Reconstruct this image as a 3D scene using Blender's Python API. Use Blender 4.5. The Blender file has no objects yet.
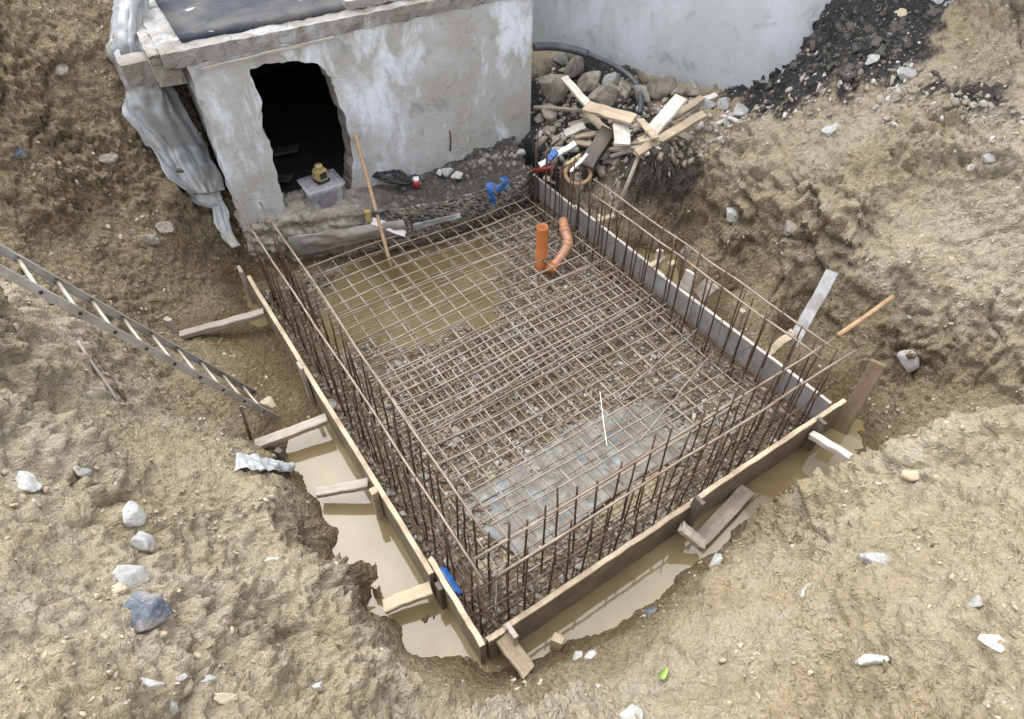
import bpy, bmesh, math, random
import numpy as np
from mathutils import Vector, Matrix
from mathutils.bvhtree import BVHTree
from mathutils.geometry import tessellate_polygon

random.seed(7)
RNG = np.random.default_rng(7)
scene = bpy.context.scene
R = math.radians

# ------------------------------------------------------------------ camera
CAM_H, PITCH, FPX = 4.1, R(46.8), 663.0
cd = bpy.data.cameras.new('camera')
cam = bpy.data.objects.new('camera', cd)
scene.collection.objects.link(cam)
cam.location = (0, 0, CAM_H)
cam.rotation_euler = (math.pi/2 - PITCH, 0, 0)
cd.sensor_fit = 'HORIZONTAL'
cd.sensor_width = 36.0
cd.lens = 36.0*FPX/1024.0
cd.clip_start, cd.clip_end = 0.05, 500
scene.camera = cam

# ------------------------------------------------------------------ light (overcast)
SUN_EL, SUN_AZ = R(62), R(-30)
world = bpy.data.worlds.new('World')
scene.world = world
world.use_nodes = True
wn, wl = world.node_tree.nodes, world.node_tree.links
sky = wn.new('ShaderNodeTexSky')
sky.sky_type = 'NISHITA'
sky.sun_disc = False
sky.sun_elevation = SUN_EL
sky.sun_rotation = R(-35)
sky.air_density, sky.dust_density, sky.ozone_density = 1.0, 1.0, 1.0
hs = wn.new('ShaderNodeHueSaturation')
hs.inputs['Saturation'].default_value = 0.22
wl.new(sky.outputs[0], hs.inputs['Color'])
wl.new(hs.outputs[0], wn['Background'].inputs['Color'])
wn['Background'].inputs['Strength'].default_value = 0.15
sl = bpy.data.lights.new('sun', 'SUN')
sl.energy, sl.angle, sl.color = 0.95, R(70), (1.0, 0.97, 0.92)
sun = bpy.data.objects.new('sun', sl)
scene.collection.objects.link(sun)
sun.rotation_euler = Vector((.22, -.24, -1)).to_track_quat('-Z', 'Y').to_euler()   # light falls from beyond the building, left of it
scene.view_settings.view_transform = 'Standard'
scene.view_settings.look = 'None'
scene.view_settings.gamma = 1.0
scene.view_settings.use_curve_mapping = False
scene.view_settings.exposure = 1.95

# ------------------------------------------------------------------ survey helpers
SN, CS = math.sin(PITCH), math.cos(PITCH)
def ray(px, py):
    a, b = (px-512)/FPX, (py-360)/FPX
    return Vector((a, CS-b*SN, -(SN+b*CS)))
def P(px, py, z=0.0):
    d = ray(px, py); t = (z-CAM_H)/d.z
    return Vector((d.x*t, d.y*t, z))
def depth_at(p):
    return p.y*CS + (CAM_H-p.z)*SN
# slab frame: u runs along the left board (away), v along the front board (to the right)
SO = Vector((-0.17, 1.41, 0))
EV = Vector((0.831, 0.556, 0)).normalized()
EU = Vector((-EV.y, EV.x, 0))
def S(u, v, z=0.0):
    return SO + EU*u + EV*v + Vector((0, 0, z))

# ------------------------------------------------------------------ numpy gradient noise
_perm = RNG.permutation(256); _perm = np.concatenate([_perm, _perm, _perm])
_g = RNG.normal(size=(256, 3)); _g /= np.linalg.norm(_g, axis=1)[:, None]
def perlin(p):
    p = np.asarray(p, dtype=np.float32)
    i = np.floor(p).astype(np.int64); f = p - i; i &= 255
    w = f*f*f*(f*(f*6-15)+10)
    out = np.zeros(len(p), np.float32)
    for dx in (0, 1):
        for dy in (0, 1):
            for dz in (0, 1):
                h = _perm[_perm[_perm[i[:, 0]+dx]+i[:, 1]+dy]+i[:, 2]+dz] & 255
                g = _g[h]
                d = g[:, 0]*(f[:, 0]-dx)+g[:, 1]*(f[:, 1]-dy)+g[:, 2]*(f[:, 2]-dz)
                ww = (w[:, 0] if dx else 1-w[:, 0])*(w[:, 1] if dy else 1-w[:, 1])*(w[:, 2] if dz else 1-w[:, 2])
                out += ww*d
    return out*1.5
def fbm(p, octv=3, rough=0.5):
    s, a, t = 0, 1.0, 0
    for k in range(octv):
        s = s + a*perlin(p*(2.03**k)+17.3*k); t += a; a *= rough
    return s/t
def sstep(a, b, x):
    t = np.clip((x-a)/(b-a), 0, 1); return t*t*(3-2*t)

# ------------------------------------------------------------------ materials
def mat(name):
    m = bpy.data.materials.new(name); m.use_nodes = True
    nt = m.node_tree
    return m, nt, nt.nodes['Principled BSDF']
class NT:
    def __init__(s, nt): s.n, s.l = nt.nodes, nt.links
    def new(s, t, **k):
        o = s.n.new(t)
        for a, v in k.items(): setattr(o, a, v)
        return o
    def coord(s, kind='Object', scale=(1, 1, 1), loc=(0, 0, 0)):
        c = s.new('ShaderNodeTexCoord'); m = s.new('ShaderNodeMapping')
        m.inputs['Scale'].default_value = scale; m.inputs['Location'].default_value = loc
        s.l.new(c.outputs[kind], m.inputs['Vector']); return m.outputs[0]
    def noise(s, vec, scale, detail=4, rough=0.55, dist=0.0):
        n = s.new('ShaderNodeTexNoise'); n.inputs['Scale'].default_value = scale
        n.inputs['Detail'].default_value = detail; n.inputs['Roughness'].default_value = rough
        n.inputs['Distortion'].default_value = dist
        s.l.new(vec, n.inputs['Vector']); return n.outputs['Fac']
    def voro(s, vec, scale, feature='F1', out='Distance'):
        n = s.new('ShaderNodeTexVoronoi'); n.feature = feature; n.inputs['Scale'].default_value = scale
        s.l.new(vec, n.inputs['Vector']); return n.outputs[out]
    def ramp(s, fac, stops, interp='LINEAR'):
        r = s.new('ShaderNodeValToRGB'); r.color_ramp.interpolation = interp
        el = r.color_ramp.elements
        while len(el) < len(stops): el.new(0.5)
        for e, (p, c) in zip(el, stops):
            e.position = p; e.color = (c, c, c, 1) if isinstance(c, (int, float)) else (*c, 1)
        s.l.new(fac, r.inputs[0]); return r.outputs[0]
    def mix(s, fac, a, b, mode='MIX'):
        m = s.new('ShaderNodeMix', data_type='RGBA', blend_type=mode)
        for sock, v in ((m.inputs[0], fac), (m.inputs[6], a), (m.inputs[7], b)):
            if hasattr(v, 'is_linked'): s.l.new(v, sock)
            elif isinstance(v, (int, float)): sock.default_value = v
            else: sock.default_value = (*v, 1)
        return m.outputs[2]
    def math(s, op, a, b=0.0, clamp=False):
        m = s.new('ShaderNodeMath', operation=op, use_clamp=clamp)
        for i, v in enumerate((a, b)):
            if hasattr(v, 'is_linked'): s.l.new(v, m.inputs[i])
            else: m.inputs[i].default_value = v
        return m.outputs[0]
    def bump(s, h, strength=0.5, dist=0.01, nrm=None):
        b = s.new('ShaderNodeBump'); b.inputs['Strength'].default_value = strength
        b.inputs['Distance'].default_value = dist; s.l.new(h, b.inputs['Height'])
        if nrm: s.l.new(nrm, b.inputs['Normal'])
        return b.outputs[0]

def wood_mat(name, c1, c2, stain=(0.10, 0.075, 0.05), stain_amt=0.5, rough=0.7):
    m, nt, b = mat(name); t = NT(nt)
    oi = t.new('ShaderNodeObjectInfo')
    cx = t.new('ShaderNodeTexCoord'); add = t.new('ShaderNodeVectorMath', operation='ADD')
    sc = t.new('ShaderNodeVectorMath', operation='SCALE'); 
    comb = t.new('ShaderNodeCombineXYZ')
    for i in range(3): nt.links.new(oi.outputs['Random'], comb.inputs[i])
    nt.links.new(comb.outputs[0], sc.inputs[0]); sc.inputs['Scale'].default_value = 37.0
    nt.links.new(cx.outputs['Object'], add.inputs[0]); nt.links.new(sc.outputs[0], add.inputs[1])
    mp = t.new('ShaderNodeMapping'); mp.inputs['Scale'].default_value = (2.5, 45, 45)
    nt.links.new(add.outputs[0], mp.inputs['Vector'])
    g = t.noise(mp.outputs[0], 1.0, 6, 0.65, 0.6)
    mud = t.noise(add.outputs[0], 4.5, 6, 0.65)
    col = t.mix(t.ramp(g, [(0.3, 0), (0.7, 1)]), c1, c2)
    col = t.mix(t.math('MULTIPLY', t.ramp(mud, [(0.42, 0), (0.66, 1)]), stain_amt), col, stain)
    spots = t.noise(add.outputs[0], 38, 3)
    col = t.mix(t.math('MULTIPLY', t.ramp(spots, [(0.62, 0), (0.72, 1)]), 0.5*stain_amt+0.1), col, stain)
    val = t.new('ShaderNodeHueSaturation'); nt.links.new(col, val.inputs['Color'])
    nt.links.new(t.math('ADD', t.math('MULTIPLY', oi.outputs['Random'], 0.35), 0.82), val.inputs['Value'])
    nt.links.new(val.outputs[0], b.inputs['Base Color'])
    b.inputs['Roughness'].default_value = rough
    nt.links.new(t.bump(t.math('ADD', g, mud), 0.5, 0.006), b.inputs['Normal'])
    return m
W_PALE = wood_mat('pale_timber', (0.52, 0.42, 0.30), (0.40, 0.31, 0.21), (0.22, 0.16, 0.10), 0.5)
W_EDGE = wood_mat('board_edge', (0.55, 0.45, 0.33), (0.38, 0.29, 0.19), (0.17, 0.12, 0.08), 0.75)
W_FACE = wood_mat('muddy_board', (0.27, 0.215, 0.16), (0.17, 0.135, 0.10), (0.075, 0.06, 0.045), 0.7, 0.55)
W_GREY = wood_mat('weathered_timber', (0.42, 0.37, 0.31), (0.27, 0.23, 0.19), (0.15, 0.12, 0.09), 0.5)
W_WHITE = wood_mat('whitened_timber', (0.62, 0.58, 0.53), (0.45, 0.41, 0.37), (0.22, 0.18, 0.14), 0.5)
W_DARK = wood_mat('dark_timber', (0.10, 0.085, 0.07), (0.055, 0.046, 0.04), (0.16, 0.13, 0.09), 0.4)
W_PANEL = wood_mat('grey_shutter_panel', (0.35, 0.34, 0.325), (0.22, 0.213, 0.205), (0.47, 0.475, 0.48), 0.6, 0.45)
W_BROWN = wood_mat('brown_plank', (0.30, 0.21, 0.13), (0.20, 0.14, 0.085), (0.11, 0.08, 0.055), 0.5)
W_POLE = wood_mat('tan_brown_pole', (0.38, 0.25, 0.145), (0.27, 0.17, 0.095), (0.13, 0.08, 0.05), 0.4)

def simple(name, col, rough=0.5, metal=0.0, var=0.3, scale=20, bump=0.2, dirt=None, spec=None, trans=0.0, dr=(.48, .66)):
    m, nt, b = mat(name); t = NT(nt); v = t.coord()
    n = t.noise(v, scale, 5, 0.6)
    c2 = tuple(c*(1-var) for c in col)
    c = t.mix(t.ramp(n, [(0.35, 0), (0.65, 1)]), c2, col)
    if dirt:
        d = t.noise(v, scale*0.35, 5, 0.65)
        c = t.mix(t.ramp(d, [(dr[0], 0), (dr[1], 0.85)]), c, dirt)
    nt.links.new(c, b.inputs['Base Color'])
    b.inputs['Roughness'].default_value = rough; b.inputs['Metallic'].default_value = metal
    if bump: nt.links.new(t.bump(n, bump, 0.01), b.inputs['Normal'])
    if trans: b.inputs['Transmission Weight'].default_value = trans
    return m
M_STARTER = simple('rusty_steel', (0.15, 0.088, 0.058), 0.65, 0.25, 0.55, 26, 0.3, (0.055, 0.042, 0.038))
M_WIRE = simple('dull_mesh_steel', (0.335, 0.29, 0.235), 0.5, 0.12, 0.4, 9, 0.2, (0.14, 0.085, 0.055))
M_RAIL = simple('brown_bar_steel', (0.32, 0.25, 0.19), 0.5, 0.2, 0.4, 7, 0.2, (0.16, 0.08, 0.045))
M_ALU = simple('dull_aluminium', (0.50, 0.50, 0.50), 0.42, 0.65, 0.25, 9, 0.15, (0.30, 0.26, 0.20))
M_GALV = simple('stained_sheet_metal', (0.36, 0.355, 0.35), 0.6, 0.1, 0.35, 12, 0.2, (0.18, 0.165, 0.15))
M_RUNG = simple('rung_aluminium', (0.44, 0.40, 0.32), 0.5, 0.4, 0.25, 14, 0.1)
M_ORANGE = simple('orange_plastic', (0.42, 0.135, 0.035), 0.42, 0, 0.2, 10, 0.05, (0.30, 0.12, 0.05))
M_SALMON = simple('muddy_orange_plastic', (0.45, 0.195, 0.115), 0.5, 0, 0.3, 10, 0.05, (0.30, 0.19, 0.12))
M_TARP = simple('grey_plastic_sheet', (0.37, 0.385, 0.395), 0.32, 0, 0.4, 7, 0.5, (0.27, 0.25, 0.215))
M_TARPW = simple('pale_plastic_sheet', (0.48, 0.505, 0.52), 0.38, 0, 0.25, 6, 0.2, (0.40, 0.37, 0.30))
M_DIRTY = simple('dirty_membrane', (0.33, 0.315, 0.285), 0.5, 0, 0.35, 7, 0.3, (0.20, 0.165, 0.12))
M_FILM_SHEEN = simple('pale_blue_film_and_sheen', (0.235, 0.28, 0.31), 0.34, 0, 0.35, 20, 0.2, (0.17, 0.15, 0.115), dr=(.37, .47))
M_BLACK = simple('black_rubber', (0.018, 0.018, 0.02), 0.45, 0, 0.3, 30, 0.1)
M_HOSE = simple('dark_grey_hose', (0.055, 0.065, 0.075), 0.45, 0, 0.3, 14, 0.1, (0.14, 0.13, 0.11))
M_BLUE = simple('blue_plastic', (0.03, 0.13, 0.42), 0.45, 0, 0.3, 20, 0.1)
M_YEL = simple('yellow_tool_shell', (0.40, 0.31, 0.14), 0.45, 0, 0.25, 30, 0.05)
M_RED = simple('red_can_paint', (0.32, 0.035, 0.03), 0.35, 0, 0.3, 30, 0.05)
M_WHITEP = simple('white_plastic', (0.72, 0.72, 0.70), 0.4, 0, 0.15, 12, 0.05)
M_LEAF = simple('green_leaf', (0.30, 0.46, 0.10), 0.5, 0, 0.25, 40, 0.1)
M_STRING = simple('white_string', (0.75, 0.75, 0.73), 0.6, 0, 0.1, 20, 0)

def plaster_mat(name, pale, mid, brown, blotch=1.0, bump=0.35):
    m, nt, b = mat(name); t = NT(nt); v = t.coord()
    big = t.noise(v, 1.5*blotch, 7, 0.6, 0.6); med = t.noise(v, 4.6, 8, 0.65, 0.4); fine = t.noise(v, 34, 5, 0.65)
    streak = t.noise(t.coord('Object', (1.9, 1.9, 0.8), (3, 1, 2)), 1.5, 10, 0.68, 0.35)
    c = t.mix(t.ramp(big, [(0.36, 0), (0.6, 1)]), mid, brown)
    c = t.mix(t.ramp(streak, [(0.50, 0), (0.62, 1)]), c, pale)
    c = t.mix(t.math('MULTIPLY', t.ramp(med, [(0.56, 0), (0.7, 1)]), 0.55), c, tuple(x*0.45 for x in brown))
    c = t.mix(t.math('MULTIPLY', t.ramp(fine, [(0.55, 0), (0.75, 1)]), 0.3), c, tuple(x*0.55 for x in mid))
    wv = t.new('ShaderNodeVectorMath', operation='ADD'); nz = t.new('ShaderNodeTexNoise'); nz.inputs['Scale'].default_value = 3
    nt.links.new(v, nz.inputs['Vector']); nt.links.new(v, wv.inputs[0]); nt.links.new(nz.outputs['Color'], wv.inputs[1])
    ck = t.voro(wv.outputs[0], .75, 'DISTANCE_TO_EDGE')
    crk = t.math('MULTIPLY', t.ramp(ck, [(0.0, 1), (0.006, 0)]), t.ramp(big, [(0.42, 0), (0.55, 1)]))
    c = t.mix(t.math('MULTIPLY', crk, .3), c, tuple(x*0.3 for x in brown))
    nt.links.new(c, b.inputs['Base Color']); b.inputs['Roughness'].default_value = 0.85
    h = t.math('SUBTRACT', t.math('ADD', t.math('MULTIPLY', med, 1.5), fine), crk)
    nt.links.new(t.bump(h, bump, 0.02), b.inputs['Normal'])
    return m
M_PLASTER = plaster_mat('old_plaster', (0.64, 0.68, 0.73), (0.45, 0.46, 0.475), (0.35, 0.335, 0.305))
M_LIP = plaster_mat('weathered_slab_edge', (0.34, 0.34, 0.34), (0.25, 0.235, 0.215), (0.17, 0.15, 0.125), 2.0, 0.7)
M_CONC = plaster_mat('broken_concrete', (0.38, 0.375, 0.37), (0.27, 0.25, 0.225), (0.19, 0.165, 0.14), 2.0, 0.8)
M_HOUSE = plaster_mat('house_render', (0.47, 0.495, 0.52), (0.425, 0.445, 0.46), (0.365, 0.38, 0.372), 0.6, 0.15)
def roof_mat():
    m, nt, b = mat('worn_bitumen'); t = NT(nt); v = t.coord()
    n = t.noise(v, 7, 7, 0.65, 0.5); n2 = t.noise(v, 2.4, 4, 0.6)
    c = t.mix(t.ramp(n2, [(0.40, 0), (0.6, 1)]), (0.018, 0.022, 0.032), (0.07, 0.066, 0.062))
    c = t.mix(t.ramp(n, [(0.63, 0), (0.70, 1)]), c, (0.55, 0.55, 0.55))
    nt.links.new(c, b.inputs['Base Color']); b.inputs['Roughness'].default_value = 0.75; b.inputs['Specular IOR Level'].default_value = .25
    nt.links.new(t.bump(n, 0.5, 0.02), b.inputs['Normal']); return m
M_ROOF = roof_mat()
M_INSIDE = simple('shade_dark_cellar', (0.03, 0.03, 0.032), 0.9, 0, 0.4, 5, 0.3)  # near-black colour stands in for the shade inside the cellar

def soil_mat():
    m, nt, b = mat('excavated_soil'); t = NT(nt); v = t.coord()
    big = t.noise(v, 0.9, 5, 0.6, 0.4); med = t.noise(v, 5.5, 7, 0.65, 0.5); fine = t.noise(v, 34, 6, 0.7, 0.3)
    grit = t.noise(v, 140, 3, 0.6)
    c = t.mix(t.ramp(big, [(0.38, 0), (0.62, 1)]), (0.54, 0.435, 0.275), (0.60, 0.515, 0.375))
    c = t.mix(t.math('MULTIPLY', t.ramp(med, [(0.36, 1), (0.50, 0)]), 0.5), c, (0.33, 0.255, 0.165))
    c = t.mix(t.math('MULTIPLY', t.ramp(med, [(0.56, 0), (0.72, 1)]), 0.6), c, (0.62, 0.56, 0.46))
    c = t.mix(t.math('MULTIPLY', t.ramp(fine, [(0.32, 1), (0.44, 0)]), 0.6), c, (0.20, 0.15, 0.095))  # low spots of the bump noise darkened: crease shade put into the colour
    c = t.mix(t.math('MULTIPLY', t.ramp(grit, [(0.6, 0), (0.72, 1)]), 0.35), c, (0.46, 0.42, 0.36))
    c = t.mix(t.math('MULTIPLY', t.ramp(grit, [(0.33, 1), (0.44, 0)]), 0.4), c, (0.19, 0.145, 0.09))
    # real dark topsoil and brown moist subsoil with painted shade low in the pit, laid down per vertex from the terrain model
    at = t.new('ShaderNodeVertexColor', layer_name='soil'); sp = t.new('ShaderNodeSeparateColor')
    nt.links.new(at.outputs['Color'], sp.inputs[0])
    brown = t.mix(t.ramp(fine, [(0.35, 0), (0.62, 1)]), (0.18, 0.134, 0.077), (0.43, 0.33, 0.20))
    c = t.mix(sp.outputs[1], c, brown)
    dark = t.mix(t.ramp(fine, [(0.4, 0), (0.68, 1)]), (0.026, 0.025, 0.025), (0.075, 0.068, 0.062))
    c = t.mix(sp.outputs[0], c, dark)
    wet = t.mix(1.0, c, (0.56, 0.50, 0.42), 'MULTIPLY')
    c = t.mix(sp.outputs[2], c, wet)
    cells = t.new('ShaderNodeTexVoronoi'); cells.inputs['Scale'].default_value = 48; cells.inputs['Randomness'].default_value = 1
    nt.links.new(t.coord('Object', (1, 1, 1), (0.3, 0.1, 0.2)), cells.inputs['Vector'])
    sel = t.math('MULTIPLY', t.math('LESS_THAN', cells.outputs['Distance'], 0.30), t.ramp(cells.outputs['Color'], [(0.80, 0), (0.82, 1)], 'CONSTANT'))
    c = t.mix(t.math('MULTIPLY', sel, 0.7), c, t.mix(cells.outputs['Color'], (0.30, 0.28, 0.26), (0.52, 0.50, 0.46)))
    nt.links.new(c, b.inputs['Base Color'])
    rr = t.new('ShaderNodeMapRange'); nt.links.new(sp.outputs[2], rr.inputs[0])
    rr.inputs[3].default_value = 0.85; rr.inputs[4].default_value = 0.42
    nt.links.new(rr.outputs[0], b.inputs['Roughness'])
    wv = t.new('ShaderNodeVectorMath', operation='ADD'); wn_ = t.new('ShaderNodeTexNoise'); wn_.inputs['Scale'].default_value = 11
    ws = t.new('ShaderNodeVectorMath', operation='SCALE'); ws.inputs['Scale'].default_value = .12
    nt.links.new(v, wn_.inputs['Vector']); nt.links.new(wn_.outputs['Color'], ws.inputs[0]); nt.links.new(v, wv.inputs[0]); nt.links.new(ws.outputs[0], wv.inputs[1])
    chip = t.math('ADD', t.math('MULTIPLY', t.voro(wv.outputs[0], 17), -.85), t.math('MULTIPLY', t.voro(wv.outputs[0], 44), -.55))
    h = t.math('ADD', t.math('ADD', chip, t.math('MULTIPLY', med, 1.6)), t.math('ADD', t.math('MULTIPLY', fine, 1.25), t.math('MULTIPLY', grit, 0.5)))
    nt.links.new(t.bump(h, 1.0, 0.045), b.inputs['Normal'])
    return m
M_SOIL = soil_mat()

def island_mat(name, stops, rough=0.7):
    m, nt, b = mat(name); t = NT(nt)
    g = t.new('ShaderNodeNewGeometry')
    c = t.ramp(g.outputs['Random Per Island'], stops)
    n = t.noise(t.coord(), 60, 4)
    c = t.mix(t.math('MULTIPLY', t.ramp(n, [(0.4, 0), (0.65, 1)]), 0.5), c, (0.12, 0.095, 0.065))
    nt.links.new(c, b.inputs['Base Color']); b.inputs['Roughness'].default_value = rough
    nt.links.new(t.bump(n, 0.4, 0.006), b.inputs['Normal'])
    return m
M_GRAVEL = island_mat('bed_gravel', [(0.0, (0.07, 0.06, 0.046)), (0.35, (0.20, 0.165, 0.12)), (0.65, (0.31, 0.265, 0.195)), (0.85, (0.17, 0.17, 0.165)), (1.0, (0.48, 0.46, 0.41))], 0.5)
M_CRUMB = island_mat('soil_crumbs', [(0.0, (0.28, 0.22, 0.145)), (0.45, (0.40, 0.32, 0.22)), (0.9, (0.50, 0.43, 0.33)), (0.97, (0.38, 0.345, 0.285)), (1.0, (0.5, 0.47, 0.42))])
M_DARKCRUMB = island_mat('dark_crumbs', [(0.0, (0.02, 0.02, 0.02)), (0.6, (0.06, 0.055, 0.05)), (0.85, (0.16, 0.14, 0.12)), (1.0, (0.50, 0.48, 0.45))])

def water_mat():
    m, nt, b = mat('muddy_water'); t = NT(nt); v = t.coord()
    n = t.noise(v, 1.4, 4, 0.55, 0.5)
    c = t.mix(t.ramp(n, [(0.35, 0), (0.65, 1)]), (0.14, 0.102, 0.050), (0.205, 0.158, 0.086))
    nt.links.new(c, b.inputs['Base Color']); b.inputs['Roughness'].default_value = 0.04
    b.inputs['IOR'].default_value = 1.48
    nt.links.new(t.bump(t.noise(v, 7, 2), 0.05, 0.01), b.inputs['Normal'])
    return m
M_WATER = water_mat()

def stone_mat(name, c1, c2, spots=None):
    m, nt, b = mat(name); t = NT(nt); v = t.coord('Object', (1, 1, 1))
    n = t.noise(v, 14, 7, 0.65, 0.4); f = t.noise(v, 70, 4, 0.6)
    c = t.mix(t.ramp(n, [(0.38, 0), (0.62, 1)]), c1, c2)
    mud = t.noise(v, 9, 5, .65)
    c = t.mix(t.math('MULTIPLY', t.ramp(mud, [(0.50, 0), (0.66, 1)]), .6), c, (0.30, 0.245, 0.165))
    c = t.mix(t.math('MULTIPLY', t.ramp(f, [(0.55, 0), (0.7, 1)]), 0.5), c, spots or tuple(x*0.4 for x in c1))
    nt.links.new(c, b.inputs['Base Color']); b.inputs['Roughness'].default_value = 0.75
    nt.links.new(t.bump(t.math('ADD', n, f), 0.5, 0.01), b.inputs['Normal']); return m
ST_WHITE = stone_mat('white_stone', (0.31, 0.31, 0.30), (0.46, 0.46, 0.44), (0.30, 0.26, 0.20))
ST_BLUE = stone_mat('dark_blue_stone', (0.05, 0.06, 0.08), (0.12, 0.135, 0.165), (0.33, 0.34, 0.35))
ST_GREY = stone_mat('grey_stone', (0.25, 0.25, 0.24), (0.37, 0.37, 0.36))
ST_TAN = stone_mat('tan_stone', (0.36, 0.29, 0.20), (0.48, 0.41, 0.31))
ST_GREEN = stone_mat('grey_green_stone', (0.33, 0.36, 0.33), (0.46, 0.48, 0.45))
ST_ORANGE = stone_mat('orange_brown_stone', (0.36, 0.22, 0.11), (0.46, 0.32, 0.19))
ST_RUBBLE = stone_mat('grey_brown_rubble', (0.15, 0.13, 0.11), (0.29, 0.26, 0.22))

# ------------------------------------------------------------------ object helpers
COL = scene.collection
def link(name, me, m=None, parent=None):
    o = bpy.data.objects.new(name, me); COL.objects.link(o)
    if m is not None:
        for x in (m if isinstance(m, (list, tuple)) else [m]): me.materials.append(x)
    if parent is not None: o.parent = parent
    return o
def tag(o, label=None, cat=None, group=None, kind=None):
    if label: o['label'] = label
    if cat: o['category'] = cat
    if group: o['group'] = group
    if kind: o['kind'] = kind
    return o
def empty(name, loc, label, cat, group=None, mtx=None):
    o = bpy.data.objects.new(name, None); COL.objects.link(o)
    if mtx is not None: o.matrix_world = mtx
    else: o.location = loc
    o.empty_display_size = 0.1
    return tag(o, label, cat, group)
def bm_mesh(bm, smooth=False):
    bmesh.ops.recalc_face_normals(bm, faces=bm.faces[:])
    me = bpy.data.meshes.new('m'); bm.to_mesh(me); bm.free()
    if smooth: me.polygons.foreach_set('use_smooth', [True]*len(me.polygons))
    return me
def frame(p0, p1, up=Vector((0, 0, 1))):
    x = (p1-p0).normalized(); up = Vector(up)
    z = (up - x*up.dot(x))
    if z.length < 1e-4: z = Vector((0, 1, 0)) - x*x.y
    z.normalize(); y = z.cross(x)
    m = Matrix((x, y, z)).transposed().to_4x4(); m.translation = p0
    return m
def beam_bm(L, w, t, jit=0.004, nseg=6, taper=1.0, rough_end=0.0, top_slot=False, seed=0):
    """box along +X, width w (Y), thickness t (Z), with uneven faces and broken ends"""
    rr = random.Random(seed); bm = bmesh.new(); rings = []
    for i in range(nseg+1):
        f = i/nseg; k = 1+(taper-1)*f; b = min(0.006, w*0.12, t*0.12); ring = []
        oy, oz = rr.uniform(-jit, jit), rr.uniform(-jit, jit)*0.6
        pts = [(-w/2*k+b, -t/2), (w/2*k-b, -t/2), (w/2*k, -t/2+b), (w/2*k, t/2-b), (w/2*k-b, t/2), (-w/2*k+b, t/2), (-w/2*k, t/2-b), (-w/2*k, -t/2+b)]
        for (y, z) in pts:
            x = f*L + (rr.uniform(-rough_end, rough_end) if i in (0, nseg) else 0)
            ring.append(bm.verts.new((x, y+oy+rr.uniform(-jit, jit)*0.25, z+oz+rr.uniform(-jit, jit)*0.25)))
        rings.append(ring)
    for a, b in zip(rings, rings[1:]):
        for k in range(8):
            f = bm.faces.new((a[k], a[(k+1) % 8], b[(k+1) % 8], b[k]))
            if top_slot and k in (3, 4, 5): f.material_index = 1
    bm.faces.new(rings[0]); bm.faces.new(rings[-1])
    return bm
_seed = [100]
def beam(name, p0, p1, w, t, m, label=None, cat=None, group=None, up=(0, 0, 1), jit=0.004, parent=None, taper=1.0, rough_end=0.004, top_slot=False, nseg=6):
    p0, p1 = Vector(p0), Vector(p1); _seed[0] += 1
    me = bm_mesh(beam_bm((p1-p0).length, w, t, jit, nseg, taper, rough_end, top_slot, _seed[0]))
    o = link(name, me, m, parent); o.matrix_world = frame(p0, p1, Vector(up))
    if label: tag(o, label, cat, group)
    return o
def tube_bm(pts, r, sides=8, bm=None, caps=True):
    bm = bm or bmesh.new(); pts = [Vector(p) for p in pts]; rings = []
    n = len(pts); rs = r if isinstance(r, (list, tuple)) else [r]*n
    ref = Vector((0, 0, 1))
    for i, p in enumerate(pts):
        t = (pts[min(i+1, n-1)]-pts[max(i-1, 0)]).normalized()
        if abs(t.dot(ref)) > 0.95: ref = Vector((1, 0, 0)) if abs(t.x) < 0.9 else Vector((0, 1, 0))
        a = (ref - t*ref.dot(t)).normalized(); b = t.cross(a); ref = a
        rings.append([bm.verts.new(p+(a*math.cos(k*2*math.pi/sides)+b*math.sin(k*2*math.pi/sides))*rs[i]) for k in range(sides)])
    for a, b in zip(rings, rings[1:]):
        for k in range(sides): bm.faces.new((a[k], a[(k+1) % sides], b[(k+1) % sides], b[k]))
    if caps: bm.faces.new(rings[0]); bm.faces.new(rings[-1])
    return bm
def tube(name, pts, r, m, label=None, cat=None, group=None, parent=None, sides=8, world=True):
    pts = [Vector(p) for p in pts]; base = pts[0].copy()
    if parent is None:
        o = link(name, bm_mesh(tube_bm([p-base for p in pts], r, sides), True), m); o.location = base
    else:
        inv = parent.matrix_world.inverted() if world else Matrix()
        o = link(name, bm_mesh(tube_bm([inv @ p for p in pts], r, sides), True), m, parent)
    if label: tag(o, label, cat, group)
    return o
def wobble(p0, p1, n=5, amp=0.006, rr=random):
    p0, p1 = Vector(p0), Vector(p1)
    return [p0.lerp(p1, i/n)+Vector((rr.uniform(-amp, amp), rr.uniform(-amp, amp), rr.uniform(-amp, amp))) for i in range(n+1)]
def smooth_path(pts, n=8):
    pts = [Vector(p) for p in pts]; out = []
    for i in range(len(pts)-1):
        a, b, c, d = pts[max(i-1, 0)], pts[i], pts[i+1], pts[min(i+2, len(pts)-1)]
        for k in range(n):
            t = k/n
            out.append(0.5*((2*b)+(c-a)*t+(2*a-5*b+4*c-d)*t*t+(3*b-a-3*c+d)*t*t*t))
    out.append(pts[-1]); return out
def grid_mesh(name, V, nr, nc, m, parent=None, smooth=True, thick=0.0):
    """V: nr*nc points; a thin shell when thick > 0"""
    faces = [(r*nc+c, r*nc+c+1, (r+1)*nc+c+1, (r+1)*nc+c) for r in range(nr-1) for c in range(nc-1)]
    me = bpy.data.meshes.new('m'); me.from_pydata([tuple(v) for v in V], [], faces)
    if smooth: me.polygons.foreach_set('use_smooth', [True]*len(me.polygons))
    o = link(name, me, m, parent)
    if thick:
        s = o.modifiers.new('shell', 'SOLIDIFY'); s.thickness = thick
    return o
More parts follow.
